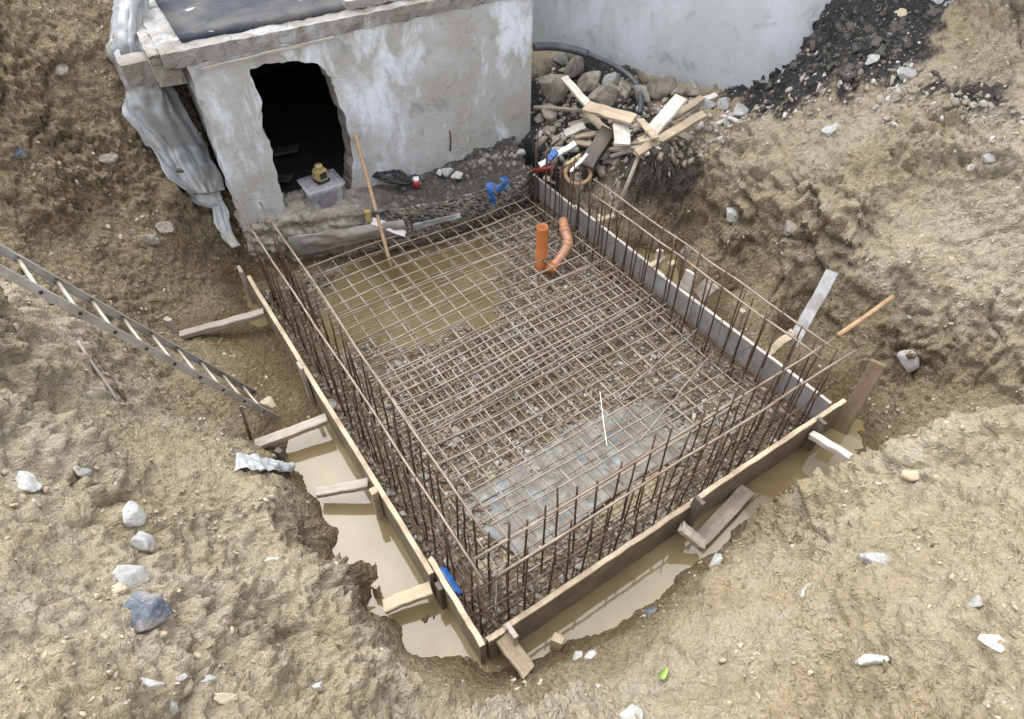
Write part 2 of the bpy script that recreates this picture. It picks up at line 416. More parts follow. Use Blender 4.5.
def uv_sheet(rows, sub, amp, freq, seed=0, folds=0):
    """rows: list of lists of points with equal count; returns refined crumpled grid (points, nr, nc)"""
    A = np.array([[tuple(p) for p in r] for r in rows], dtype=float)
    def refine(A, k):
        n = A.shape[0]; t = np.linspace(0, n-1, (n-1)*k+1); i = np.minimum(t.astype(int), n-2); f = (t-i)[:, None, None]
        return A[i]*(1-f)+A[i+1]*f
    A = refine(A, sub[0]); A = refine(A.transpose(1, 0, 2), sub[1]).transpose(1, 0, 2)
    nr, nc = A.shape[:2]; V = A.reshape(-1, 3)
    du = np.gradient(A, axis=0); dv = np.gradient(A, axis=1); N = np.cross(du, dv); N /= np.linalg.norm(N, axis=2)[:, :, None]+1e-9
    N = N.reshape(-1, 3)
    if folds:
        rr_, cc_ = np.meshgrid(np.linspace(0, 1, nr), np.linspace(0, 1, nc), indexing='ij')
        q = np.stack([cc_.ravel()*folds+.5*rr_.ravel(), rr_.ravel()*1.6, np.full(nr*nc, seed*3.3)], 1)
        f1 = (1-np.abs(perlin(q))*2.4); f2 = perlin(q*np.array([2.3, 1.5, 1])+9); f3 = 1-np.abs(perlin(q*np.array([1.2, 4.0, 1])+20))*2.6
        f4 = fbm(V*16+seed, 3); edge = (np.minimum(cc_, 1-cc_).ravel() < .02)
        V = V + N*(f1*amp+f2*amp*.5+f3*amp*.25+f4*amp*.35)[:, None]
        tv = dv.reshape(-1, 3); tv = tv/(np.linalg.norm(tv, axis=1)[:, None]+1e-9)
        return V + tv*(edge*perlin(V*6+5)*.035)[:, None], nr, nc
    h = fbm(V*freq+seed*7.7, 4, 0.55); h2 = 1-np.abs(perlin(V*freq*1.7+3+seed))*2.2
    V = V + N*(h*amp + h2*amp*0.5)[:, None]
    return V, nr, nc

# ------------------------------------------------------------------ terrain
WL = 0.0                                   # water level
ctrl_px = [
 # left trench and mud
 (225,345,.07),(260,360,.06),(290,395,.045),(275,400,.05),(320,450,-.03),(345,490,-.03),(330,520,-.03),(352,530,-.04),(390,575,-.05),(372,560,-.02),(425,625,-.02),(440,640,-.05),(405,625,-.02),(470,668,.03),
 # left base and bank
 (160,325,.16),(200,335,.10),(170,300,.26),(215,280,.16),(245,265,.08),(225,255,.18),
 (30,312,1.35),(0,292,1.6),(80,332,1.0),(120,362,.68),(160,390,.46),(220,420,.20),(250,425,.12),
 (215,240,.36),(228,262,.14),(200,262,.30),
 (0,400,1.55),(60,400,1.15),(120,440,.95),(180,440,.62),(236,447,.36),(262,472,.54),(283,500,.60),(314,556,.58),(352,615,.54),(394,664,.46),(440,719,.55),
 (252,440,.10),(294,468,.0),(316,494,-.02),(344,556,-.05),(380,608,-.03),(414,648,-.03),
 (200,520,.82),(250,540,.62),(100,520,1.25),(0,520,1.6),(0,620,1.75),(100,620,1.45),(200,620,1.08),(290,640,.74),(0,719,1.85),(100,719,1.6),(200,719,1.3),(300,719,.98),(370,719,.76),
 # front and right near bank
 (490,678,.03),(520,692,.22),(520,719,.5),(545,660,.02),(600,658,.18),(600,719,.7),(700,640,.5),(700,719,.95),(612,622,-.05),(640,625,.12),(662,585,-.05),(690,578,.14),(712,552,-.04),(732,548,.20),(764,512,-.03),(775,518,.30),(800,492,.36),(838,458,-.03),(842,475,.42),(872,460,.66),(905,446,.92),(940,432,1.10),(1024,408,1.42),
 (1024,500,1.42),(1024,600,1.52),(1024,719,1.6),(900,500,.85),(900,600,1.08),(900,719,1.35),(800,560,.55),(800,640,.85),(800,719,1.15),(960,470,1.08),
 # right wall base
 (575,195,.38),(600,205,.32),(640,228,.22),(870,437,.02),(900,432,.12),(945,420,.3),
 (640,190,.60),(660,165,.84),
 # dark heap edge
 (715,100,.98),(748,101,1.04),(766,97,1.13),(780,90,1.34),(790,70,1.5),(806,42,1.72),(830,6,2.0),
 # yard behind
 (540,140,.60),(560,168,.48),(575,150,.6),(620,135,.76),(600,105,.85),(560,75,.92),(545,52,.98),(640,95,.95),(700,112,1.0),
]
ctrl_w = [(2.52,2.76,.10),(2.85,2.68,.25),(3.15,2.70,.42),(2.30,2.62,.05),(-.0,-.4,2.4),(-2,-.5,2.4),(2,-.5,2.3),(0,.25,1.75),(-.6,.2,1.9),(.7,.2,1.8),(-3.2,.8,2.35),(3.2,.6,2.2),(-4.2,2.2,2.5),(4.6,2.4,2.2),(-6,4,2.7),(6,4.5,2.7),
 (-5.2,8.5,2.9),(5.5,8.5,2.8),(-1,7,.3),(-.5,6.2,.3),(-1.8,6,.3),(-2.4,6.2,.5),(-2.3,7.4,.8),(1,9.5,1.2),(2.4,7.4,1.1),(3.3,7.4,2.1)]
for k in range(16):
    a = k*math.pi/8; ctrl_w.append((12*math.cos(a), 3+12*math.sin(a), 2.8)); ctrl_w.append((45*math.cos(a), 3+45*math.sin(a), 2.8))
for u in (0.2, 1.0, 1.9, 2.8, 3.6):
    for v in (0.2, 1.5, 2.8): p = S(u, v); ctrl_w.append((p.x, p.y, 0.0))
def on_plane(px, py, p0=P(175, 300, .22), az=R(-42), sl=R(54)):
    n = Vector((math.cos(az)*math.sin(sl), math.sin(az)*math.sin(sl), math.cos(sl)))
    d = ray(px, py); o = Vector((0, 0, CAM_H)); return o+d*((p0-o).dot(n)/d.dot(n))
for (x, y, dz) in ((100,270,.05),(130,285,0),(60,240,0),(20,225,.1),(100,200,-.06),(150,245,.07),(50,180,.05),(0,170,.1),(100,130,-.05),(50,100,0),(100,50,0),(0,100,.1),(60,0,0),(112,0,0),(0,0,.1),(140,150,0),(170,200,.05),(150,60,0),(150,100,0),(170,250,.08),(100,-60,0),(0,-60,.1),(180,150,-.1),(30,140,-.05)):
    q_ = on_plane(x, y); ctrl_w.append((q_.x, q_.y, q_.z+dz))
RP = dict(p0=P(800, 345, .08), az=R(214), sl=R(50))
for (x, y, dz) in ((700,268,.03),(740,290,.02),(770,318,.06),(810,352,.06),(850,397,.05),(1000,400,0),(690,218,-.26),(745,264,-.34),(800,300,-.30),(842,318,-.18),(690,175,.16),(735,198,.26),(785,225,.33),(838,252,.36),(888,284,.28),(930,320,.06),
                   (690,150,.06),(740,130,.06),(790,108,.02),(830,150,.10),(760,170,.10),(860,88,.05),(900,180,.05),(940,108,.02),(1024,150,.05),(1024,200,0),(960,250,.03),(1024,300,-.05),(900,250,.12),(930,370,-.03),(880,360,-.05),(1060,340,0),(1080,200,0)):
    q_ = on_plane(x, y, **RP); ctrl_w.append((q_.x, q_.y, max(q_.z+dz, .03)))
UP = dict(p0=on_plane(940, 108, **RP), az=R(222), sl=R(27))
for (x, y, dz) in ((860,60,.06),(900,30,.08),(930,70,.0),(1000,0,.25),(1000,-50,.35),(1060,-20,.3),(900,-50,.3),(1024,60,.05),(1000,100,0),(960,20,.1),(1060,100,0),(880,0,.16),(935,-12,.28)):
    q_ = on_plane(x, y, **UP); ctrl_w.append((q_.x, q_.y, q_.z+dz))
C = np.array([tuple(P(*c)) for c in ctrl_px] + ctrl_w)
def rbf_fit(C):
    d = np.linalg.norm(C[:, None, :2]-C[None, :, :2], axis=2)
    n = len(C); A = np.zeros((n+1, n+1)); A[:n, :n] = -np.sqrt(d*d+0.004); A[:n, n] = 1; A[n, :n] = 1
    A[:n, :n] -= np.eye(n)*0.012
    return np.linalg.solve(A, np.concatenate([C[:, 2], [0]]))
RW = rbf_fit(C)
def rbf(xy):
    out = np.empty(len(xy))
    for s in range(0, len(xy), 20000):
        q = xy[s:s+20000]
        d2 = (q[:, None, 0]-C[None, :, 0])**2+(q[:, None, 1]-C[None, :, 1])**2
        out[s:s+20000] = -np.sqrt(d2+0.004) @ RW[:-1] + RW[-1]
    return out
def axis(bounds):
    out = []
    for (a, b, st) in bounds: out.append(np.arange(a, b-1e-6, st))
    return np.concatenate(out)
ax = np.concatenate([-6-np.geomspace(60, .3, 14), axis([(-6, -4.3, .03), (-4.3, 4.1, .0125), (4.1, 6, .03)]), 6+np.geomspace(.05, 60, 16)])
ay = np.concatenate([-1-np.geomspace(60, .3, 12), axis([(-1, .4, .03), (.4, 3.2, .0115), (3.2, 7, .014), (7, 10, .05)]), 10+np.geomspace(.05, 60, 14)])
GX, GY = np.meshgrid(ax, ay, indexing='xy')
nx, ny = len(ax), len(ay)
XY = np.stack([GX.ravel(), GY.ravel()], 1)
Z0 = rbf(XY).reshape(ny, nx)
rel = XY - np.array([SO.x, SO.y])
UU = (rel @ np.array([EU.x, EU.y])).reshape(ny, nx); VV = (rel @ np.array([EV.x, EV.y])).reshape(ny, nx)
# formwork bay: flat bed, hollowed where the puddles stand
dist_in = np.minimum(np.minimum(UU-.0, 4.05-UU), np.minimum(VV+.01, 3.1-VV))
inside = sstep(-.03, .05, dist_in)
P3 = np.stack([GX.ravel(), GY.ravel(), Z0.ravel()], 1)
lowf = fbm(np.stack([GX.ravel()*1.3, GY.ravel()*1.3, np.zeros(nx*ny)], 1), 3).reshape(ny, nx)
bed = 0.034 + lowf*0.05 + 0.045*fbm(P3*2.6+11, 3).reshape(ny, nx)
bed -= 0.072*sstep(1.0, .3, np.hypot((UU-3.2)/1.15, (VV-1.2)/1.45))
bed -= 0.045*sstep(1.0, .3, np.hypot((UU-.8)/.85, (VV-1.3)/1.4))
Z0 = Z0*(1-inside)+bed*inside
Z0 = np.maximum(Z0, -.10)
_a, _b = P(239, 217, .62), P(530, 140, .52); _f = Vector((_b.x-_a.x, _b.y-_a.y, 0)); _l = _f.length; _f.normalize()
LX = (GX-_a.x)*_f.x+(GY-_a.y)*_f.y; LY = -(GX-_a.x)*_f.y+(GY-_a.y)*_f.x
under = sstep(-.02, .10, np.minimum(np.minimum(LX, _l-LX), np.minimum(LY, 3.5-LY)))
Z0 = Z0*(1-under)+np.minimum(Z0, .28)*under
dzdx = np.gradient(Z0, ax, axis=1); dzdy = np.gradient(Z0, ay, axis=0)
NN = np.stack([-dzdx, -dzdy, np.ones_like(Z0)], 2); NN /= np.linalg.norm(NN, axis=2)[:, :, None]
slope = 1-NN[:, :, 2]
P3 = np.stack([GX.ravel(), GY.ravel(), Z0.ravel()], 1).astype(np.float32)
dry = sstep(.02, .25, Z0)*(1-inside)
# bucket-smeared lumps: layered streaks on the right face, rounder clods elsewhere
right = sstep(1.2, 1.9, GX)*sstep(2.0, 2.8, GY)
rot = np.array([[.52, -.78, -.34], [.831, .556, 0], [.19, -.283, .94]])
PR = (P3 @ rot.T)*np.array([1.0, 1.9, 1.9])
n1 = fbm(P3*1.7+5, 3, .5); n2 = fbm(P3*4.6+9, 3, .55)
n3 = np.abs(perlin(P3*9.5+2))*2-.5; n4 = fbm(P3*22+4, 3, .6)
n5 = np.abs(perlin(P3*17+31))*2-.5
s2 = np.abs(fbm(PR*2.2+8, 3, .55))*2-.4; s3 = fbm(PR*7+3, 3, .6)
rv = right.ravel()
n6 = np.abs(perlin(P3*31+71))*2-.5
lump = (n1*.115 + (1-rv)*(n2*.068+n3*.026) + rv*(s2*.075+s3*.040+n2*.045+n3*.022) + n5*.020 + n4*.024 + n6*.013)
gate = sstep(-.15, .25, perlin(P3*1.1+90))
cr1 = np.exp(-(perlin(P3*2.3+50)/.045)**2)*.050*gate; cr2 = np.exp(-(perlin(P3*5.5+33)/.06)**2)*.022
lump = lump-cr1-cr2*sstep(-.2, .2, perlin(P3*1.4+7))
patch = .55+.9*sstep(-.25, .35, perlin(P3*.9+40))
steep = 1+0.5*sstep(.1, .5, slope.ravel())
amp = np.where(dry.ravel() > 0, np.where(inside.ravel() > .5,   .30, .32)+.68*dry.ravel(), .35)*patch*steep
amp *= 1-.55*inside.ravel()
disp = lump*amp
far = np.clip(1.2-.02*np.hypot(GX, GY-3).ravel(), .2, 1)
V = P3 + NN.reshape(-1, 3).astype(np.float32)*(disp*far)[:, None].astype(np.float32)
# keep lumps out of the formwork itself
me = bpy.data.meshes.new('ground'); nv = nx*ny
idx = np.arange(nv).reshape(ny, nx)
q = np.stack([idx[:-1, :-1], idx[:-1, 1:], idx[1:, 1:], idx[1:, :-1]], 2).reshape(-1, 4)
me.vertices.add(nv); me.vertices.foreach_set('co', V.astype(np.float32).ravel())
me.loops.add(q.size); me.loops.foreach_set('vertex_index', q.ravel().astype(np.int32))
me.polygons.add(len(q)); me.polygons.foreach_set('loop_start', np.arange(0, q.size, 4, dtype=np.int32))
me.polygons.foreach_set('use_smooth', np.ones(len(q), bool))
me.update(calc_edges=True)
# soil kinds
nA = fbm(P3*2.2+60, 4, .6)
UP0 = S(0, 3.30); EVX = (EV.x, EV.y)
UP0 = (UP0.x, UP0.y)
zz, xx, yy = P3[:, 2], P3[:, 0], P3[:, 1]
def poly_mask(pl, soft, amp_):
    q_ = np.array([tuple(P(*c) if len(c) > 2 else on_plane(*c, **UP))[:2] for c in pl]); n_ = len(q_); dist = np.full(nv, 1e9); ins = np.zeros(nv, bool)
    for i_ in range(n_):
        a_, b_ = q_[i_], q_[(i_+1) % n_]; e_ = b_-a_; w_ = np.stack([xx-a_[0], yy-a_[1]], 1)
        t_ = np.clip((w_ @ e_)/(e_ @ e_), 0, 1); dist = np.minimum(dist, np.hypot(*(w_-t_[:, None]*e_).T))
        c_ = ((a_[1] > yy) != (b_[1] > yy)) & (xx < (b_[0]-a_[0])*(yy-a_[1])/(b_[1]-a_[1]+1e-9)+a_[0]); ins ^= c_
    return sstep(-soft, soft, np.where(ins, dist, -dist)+(nA+.6*n2+.5*n4)*amp_)
dark = poly_mask([(738,104,1.1),(715,70,1.0),(735,10,1.2),(780,-20,1.8),(1040,-30),(1005,2),(955,26),(922,66),(866,86),(822,104,1.40),(780,112,1.3)], .10, .42)
dark = np.maximum(dark, .9*poly_mask([(915,88),(960,78),(1030,75),(1030,115),(985,108),(940,100)], .05, .35)*sstep(-.15, .1, nA))
dark = np.maximum(dark, sstep(.95, .7, np.hypot((xx-.75)/.95, (yy-6.7)/1.1)+nA*.3))
dark = np.maximum(dark, .85*sstep(1.0, .7, np.hypot((xx-1.35)/.5, (yy-5.75)/.35)+nA*.5))
brown = sstep(-1.9, -2.6, xx+nA*.5)*sstep(3.2, 3.9, yy+nA*.5)
rf_ = sstep(-.1, .25, (UP0[0]-xx)*-EVX[0]+(UP0[1]-yy)*-EVX[1])
brown = np.maximum(brown, (.08+.85*sstep(.95, .42, zz+nA*.55))*rf_*sstep(1.75, 1.45, zz+nA*.3))
brown = np.maximum(brown, .9*sstep(.55, .1, zz+nA*.25)*sstep(2.6, 3.4, yy))
brown = np.maximum(brown, .85*sstep(.46, .16, zz+nA*.22))  # moist subsoil, also darkening the deep parts as painted shade
brown = np.maximum(brown, .8*sstep(.9, .4, np.hypot((xx+2.3)/.65, (yy-3.25)/.55)+nA*.5))
wet = sstep(.20, .03, zz+nA*.15)*(1-.4*inside.ravel())
brown = np.maximum(brown, .8*inside.ravel()*sstep(-.25, .15, nA))
colr = np.stack([np.clip(dark, 0, 1), np.clip(brown, 0, 1), np.clip(wet, 0, 1), np.ones(nv)], 1).astype(np.float32)
ca = me.color_attributes.new('soil', 'FLOAT_COLOR', 'POINT'); ca.data.foreach_set('color', colr.ravel())
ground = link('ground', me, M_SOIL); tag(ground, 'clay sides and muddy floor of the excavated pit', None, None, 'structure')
# coarse copy for finding where things rest
st = 3
sub = idx[::st, ::st]; sv = V.reshape(ny, nx, 3)[::st, ::st].reshape(-1, 3)
si = np.arange(sub.size).reshape(sub.shape)
sq = np.stack([si[:-1, :-1], si[:-1, 1:], si[1:, 1:], si[1:, :-1]], 2).reshape(-1, 4)
BV = BVHTree.FromPolygons(sv.tolist(), sq.tolist())
CAMP = Vector((0, 0, CAM_H))
def G(px, py, lift=0.0):
    """point of the ground seen along a survey ray"""
    d = ray(px, py).normalized(); h = BV.ray_cast(CAMP, d)
    if h[0] is None: return P(px, py, 0)
    return h[0] + h[1]*lift if lift else h[0].copy()
def GN(px, py):
    h = BV.ray_cast(CAMP, ray(px, py).normalized()); return (h[0], h[1])
def gz(x, y):
    h = BV.ray_cast(Vector((x, y, 8)), Vector((0, 0, -1))); return h[0].z if h[0] else 0.0
def front(px, py, z, gap=0.03):
    """point at height z on the ray, but never behind the ground"""
    p = P(px, py, z); g = G(px, py); d = (p-CAMP).normalized()
    if (g-CAMP).length-gap < (p-CAMP).length: return g - d*gap
    return p
def px_m(p): return depth_at(p)/FPX          # metres per pixel at p

# ------------------------------------------------------------------ water
def water_patch(name, poly, z, label):
    bm = bmesh.new(); bm.faces.new([bm.verts.new((p[0], p[1], z)) for p in poly])
    o = link(name, bm_mesh(bm), M_WATER); return tag(o, label, None, None, 'structure')
# one level sheet; ground that lies higher pokes through it
pp = [S(-.75, -1.0), S(-.75, 3.5), S(3.9, 3.75), S(4.15, 3.0), S(4.1, -1.3)]
pp = [(p.x, p.y) for p in pp]
water_patch('water', pp, WL, 'brown rain water standing in the pit')

# ------------------------------------------------------------------ scatter: gravel bed and crumbs
ICO = None
def rock_template(n, seed, sub=1):
    out = []
    for k in range(n):
        bm = bmesh.new(); bmesh.ops.create_icosphere(bm, subdivisions=sub, radius=1)
        bm.verts.ensure_lookup_table()
        v = np.array([x.co[:] for x in bm.verts]); f = np.array([[w.index for w in x.verts] for x in bm.faces]); bm.free()
        v = v*(1+.55*perlin(v*1.1+seed+k*5.3))[:, None]; rs_ = np.random.default_rng(k)
        for q_ in range(5):
            n_ = rs_.normal(size=3); n_ /= np.linalg.norm(n_); d_ = v @ n_; v = v-np.outer(np.maximum(d_-rs_.uniform(.3, .65), 0), n_)
        v = v*1.2*np.array([1, .6+.35*((k*37) % 10)/10, .45+.35*((k*53) % 10)/10])
        out.append((v, f))
    return out
TPL = rock_template(12, 3, 2)
def scatter(name, pts, nrm, sizes, m, label, seed=0):
    rg = np.random.default_rng(seed); VV_, FF_, off = [], [], 0
    for p, n, s in zip(pts, nrm, sizes):
        v, f = TPL[rg.integers(len(TPL))]
        a = rg.uniform(0, 6.283); c, s_ = math.cos(a), math.sin(a)
        z = np.array(n); x = np.cross([c, s_, .1], z); x /= np.linalg.norm(x)+1e-9; y = np.cross(z, x)
        w = (v*s) @ np.array([x, y, z]) + np.array(p)
        VV_.append(w); FF_.append(f+off); off += len(v)
    VV_ = np.concatenate(VV_).astype(np.float32); FF_ = np.concatenate(FF_).astype(np.int32)
    me = bpy.data.meshes.new(name); me.vertices.add(len(VV_)); me.vertices.foreach_set('co', VV_.ravel())
    me.loops.add(FF_.size); me.loops.foreach_set('vertex_index', FF_.ravel())
    me.polygons.add(len(FF_)); me.polygons.foreach_set('loop_start', np.arange(0, FF_.size, 3, dtype=np.int32))
    me.update(calc_edges=True)
    return tag(link(name, me, m), label, None, None, 'stuff')
flatV = V; flatN = NN.reshape(-1, 3)
pool = np.where((inside.ravel() > .9) & (UU.ravel() > .02) & (UU.ravel() < 3.9) & (VV.ravel() > .02) & (VV.ravel() < 3.0) & (V[:, 2] > WL-.03))[0]
ch = RNG.choice(pool, 13000)
scatter('gravel', flatV[ch]+np.array([0, 0, .002]), flatN[ch]*0+np.array([0, 0, 1]), RNG.gamma(2.0, .0052, len(ch))+.005, M_GRAVEL, 'wet mixed gravel under the reinforcing mesh', 4)
vis = np.where((xx > -3.8) & (xx < 4.2) & (yy > .4) & (yy < 7) & (V[:, 2] > .06) & (inside.ravel() < .05))[0]
ar = perlin(V[vis]*1.6+77)
vis = vis[ar > -.35+RNG.random(len(vis))*.6]
ch = RNG.choice(vis, 8500); isd = colr[ch, 0] > .5
sz = np.minimum(RNG.gamma(1.25, .0045, len(ch))+.003, .021)
scatter('soil_crumbs', flatV[ch[~isd]], flatN[ch[~isd]], sz[~isd], M_CRUMB, 'loose clay crumbs and grit on the pit slopes', 5)
dk = np.where((colr[:, 0] > .6) & (V[:, 2] > .3) & (xx < 5) & (yy < 8.3))[0]
ch = RNG.choice(dk, 2500)
scatter('dark_soil_crumbs', flatV[ch], flatN[ch], np.minimum(RNG.gamma(1.2, .007, len(ch))+.004, .03), M_DARKCRUMB, 'black earth crumbs with pale grit in the topsoil', 6)

dk2 = np.where((poly_mask([(770,90,1.3),(776,62,1.5),(805,-10,2.05),(1010,-20),(950,28),(905,52),(850,75),(800,92,1.40)], .06, .3) > .6) & (V[:, 2] > 1.0))[0]
ch = RNG.choice(dk2, 130)
M_CLOD = island_mat('black_clods', [(0.0, (0.018, 0.018, 0.019)), (1.0, (0.06, 0.056, 0.052))])
_keep = TPL; TPL = [(v_*(1+.75*perlin(v_*2.6+k_*3.1))[:, None]*np.array([1, 1, .75]), f_) for k_, (v_, f_) in enumerate(TPL)]
scatter('dark_clods', flatV[ch], flatN[ch], RNG.uniform(.02, .06, len(ch)), M_CLOD, 'ragged black clods of the topsoil heap', 11)
TPL = _keep
crest = np.where((poly_mask([(700,118,1.0),(760,104,1.2),(845,78),(900,70),(1030,112),(1030,142),(940,112),(870,98),(790,112,1.3),(700,140,1.0)], .05, .5) > .5) & (V[:, 2] > .5))[0]
ch = RNG.choice(crest, 480)
M_PALE = island_mat('pale_grit', [(0.0, (0.17, 0.145, 0.11)), (0.5, (0.31, 0.265, 0.205)), (0.85, (0.36, 0.34, 0.31)), (1.0, (0.58, 0.56, 0.52))])
scatter('crest_gravel', flatV[ch], flatN[ch], np.minimum(RNG.gamma(1.2, .010, len(ch))+.006, .045), M_PALE, 'pale grit and pebbles along the crest of the right clay face', 8)
yard = np.where((poly_mask([(540,60,.95),(640,82,1.0),(745,100,1.05),(740,128,1.05),(660,165,.85),(575,172,.6),(538,150,.6)], .03, .2) > .5) & (V[:, 2] > .42))[0]
ch = RNG.choice(yard, 900)
scatter('rubble_bits', flatV[ch], flatN[ch], np.minimum(RNG.gamma(1.2, .016, len(ch))+.007, .075), M_PALE, 'small broken rubble scattered round the woodpile', 9)

# ------------------------------------------------------------------ old concrete cellar building
A0 = P(239, 217, .62); B0 = P(530, 140, .52)
fx = Vector((B0.x-A0.x, B0.y-A0.y, 0)); FL = fx.length; fx.normalize(); fy = Vector((-fx.y, fx.x, 0))
BM = Matrix((fx, fy, Vector((0, 0, 1)))).transposed().to_4x4(); BM.translation = Vector((A0.x, A0.y, 0))
BI = BM.inverted()
bld = empty('concrete_building', None, 'low old concrete cellar building with a ragged hole broken through its front wall', 'building', None, BM)
def wallpix(px, py, off=0.0):
    """building-local (x, z) of a survey ray on the front wall plane"""
    d = ray(px, py); n = fy; o = Vector((A0.x, A0.y, 0))+fy*off
    t = (o-CAMP).dot(n)/d.dot(n); q = BI @ (CAMP+d*t); return (q.x, q.z)
ZT = 1.97
hole_px = [(285,214),(284,205),(279,183),(275,168),(273,157),(270,142),(262,131),(263,116),(261,98),(254,87),(250,70),(258,67),(265,65),(278,64),(292,62),(306,63),(318,65),(326,71),(331,79),(336,95),(341,108),(346,119),(349,137),(353,157),(352,180),(351,205)]
rr = random.Random(5)
def rough_loop(pts, n, amp):
    out = []
    for i, a in enumerate(pts):
        b = pts[(i+1) % len(pts)]; L = math.hypot(b[0]-a[0], b[1]-a[1]); k = max(1, int(L/n))
        for j in range(k):
            f = j/k; out.append((a[0]+(b[0]-a[0])*f+rr.uniform(-amp, amp), a[1]+(b[1]-a[1])*f+rr.uniform(-amp, amp)))
    return out
hole = rough_loop([wallpix(*p) for p in hole_px], .035, .009)
left_edge = [(0+rr.uniform(-.0, .035)*(1 if k % 3 else 1.6), .42+k*(ZT-.42)/26) for k in range(27)]
outer = [(FL, .30), (FL, ZT), ] + left_edge[::-1] + [(0.0, .30)]
def wall_with_hole(outer, hole, thick):
    bm = bmesh.new(); rq = random.Random(9)
    tri = tessellate_polygon([[Vector((x, z, 0)) for x, z in outer], [Vector((x, z, 0)) for x, z in hole]])
    allp = outer+hole
    f = [bm.verts.new((x, 0, z)) for x, z in allp]; b = [bm.verts.new((x, thick, z)) for x, z in allp]
    for t in tri:
        bm.faces.new([f[i] for i in t]); bm.faces.new([b[i] for i in reversed(t)])
    n = len(outer)
    for s, e in ((0, n), (n, len(allp))):
        m = e-s
        cx_ = sum(allp[i][0] for i in range(s, e))/m; cz_ = sum(allp[i][1] for i in range(s, e))/m
        mids = []
        for i in range(s, e):
            x, z = allp[i]; k = .0 if s == 0 else rq.uniform(.0, .16)
            mids.append(bm.verts.new((x+(cx_-x)*k*.35, thick*.45, z+(cz_-z)*k*.3)))
        for i in range(m):
            j = (i+1) % m
            f1 = bm.faces.new((f[s+i], f[s+j], mids[j], mids[i])); f2 = bm.faces.new((mids[i], mids[j], b[s+j], b[s+i]))
            if s: f1.material_index = f2.material_index = 1
    return bm_mesh(bm)
link('front_wall', wall_with_hole(outer, hole, .22), [M_PLASTER, M_CONC], bld)
def box_bm(x0, x1, y0, y1, z0, z1, bev=0.0, bm=None):
    bm = bm or bmesh.new()
    v = [bm.verts.new((x, y, z)) for z in (z0, z1) for y in (y0, y1) for x in (x0, x1)]
    fs = [(0, 2, 3, 1), (4, 5, 7, 6), (0, 1, 5, 4), (2, 6, 7, 3), (0, 4, 6, 2), (1, 3, 7, 5)]
    ff = [bm.faces.new([v[i] for i in f]) for f in fs]
    if bev:
        es = set(e for f in ff for e in f.edges); bmesh.ops.bevel(bm, geom=list(es), offset=bev, segments=2, affect='EDGES')
    return bm
def rough_box(name, dims, cut, amp, freq, m, parent=None, seed=0, smooth=True):
    """box subdivided and displaced so its faces and edges are uneven"""
    x0, x1, y0, y1, z0, z1 = dims; bm = box_bm(*dims)
    def split(ax_, a, b, step):
        n = max(1, int((b-a)/step))
        for k in range(1, n):
            co = [0, 0, 0]; no = [0, 0, 0]; co[ax_] = a+(b-a)*k/n; no[ax_] = 1
            bmesh.ops.bisect_plane(bm, geom=bm.verts[:]+bm.edges[:]+bm.faces[:], plane_co=co, plane_no=no)
    split(0, x0, x1, cut); split(1, y0, y1, cut); split(2, z0, z1, cut)
    v = np.array([x.co[:] for x in bm.verts]); bm.normal_update(); nn = np.array([x.normal[:] for x in bm.verts])
    h = fbm(v*freq+seed*3.1, 4, .55)
    v2 = v+nn*(h*amp)[:, None]
    for x, c in zip(bm.verts, v2): x.co = c
    return link(name, bm_mesh(bm, smooth), m, parent)
link('inner_shade_lining', bm_mesh(box_bm(.235, .25, .224, 3.2, .461, ZT)), M_INSIDE, bld)  # linings carry the painted shade over inner walls and ceiling
link('inner_shade_lining', bm_mesh(box_bm(FL-.24, FL-.225, .224, 3.2, .461, ZT)), M_INSIDE, bld)
link('inner_shade_lining', bm_mesh(box_bm(.26, FL-.25, .224, 3.19, ZT-.02, ZT-.004)), M_INSIDE, bld)
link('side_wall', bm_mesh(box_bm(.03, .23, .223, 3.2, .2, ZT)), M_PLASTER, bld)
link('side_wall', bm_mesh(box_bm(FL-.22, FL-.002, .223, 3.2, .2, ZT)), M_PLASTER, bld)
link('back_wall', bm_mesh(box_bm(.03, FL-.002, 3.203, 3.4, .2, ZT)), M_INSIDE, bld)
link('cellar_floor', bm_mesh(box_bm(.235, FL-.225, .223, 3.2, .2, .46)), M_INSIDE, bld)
rough_box('roof_slab', (-.14, FL+.01, -.02, 3.5, ZT+.003, ZT+.115), .055, .034, 9, M_LIP, bld, 2, False)
rough_box('roof_covering', (.04, FL-.03, .13, 3.4, ZT+.10, ZT+.142), .12, .012, 6, M_ROOF, bld, 3)
rough_box('roof_kerb', (1.35, FL-.02, .10, .24, ZT+.125, ZT+.19), .06, .02, 9, M_CONC, bld, 4, False)
rough_box('edge_beam', (-.22, -.03, .06, 3.3, ZT-.14, ZT+.09), .06, .045, 7, M_CONC, bld, 5, False)
rough_box('broken_stub', (-.42, -.165, .30, .50, ZT-.20, ZT-.02), .05, .02, 8, M_CONC, bld, 6, False)
bt = beam('batten', BM @ Vector((.10, -.048, ZT-.03)), BM @ Vector((1.15, -.048, ZT+.0)), .02, .022, W_GREY)
bt.parent = bld; bt.matrix_parent_inverse = BM.inverted()
def on_wall(px, py, off=0.0):
    x, z = wallpix(px, py, off); return BM @ Vector((x, off, z))
o = tube('rust_stub', [on_wall(450, 131, -.004), on_wall(451, 141, -.02), on_wall(450, 151, -.004)], .008, M_STARTER, parent=bld)

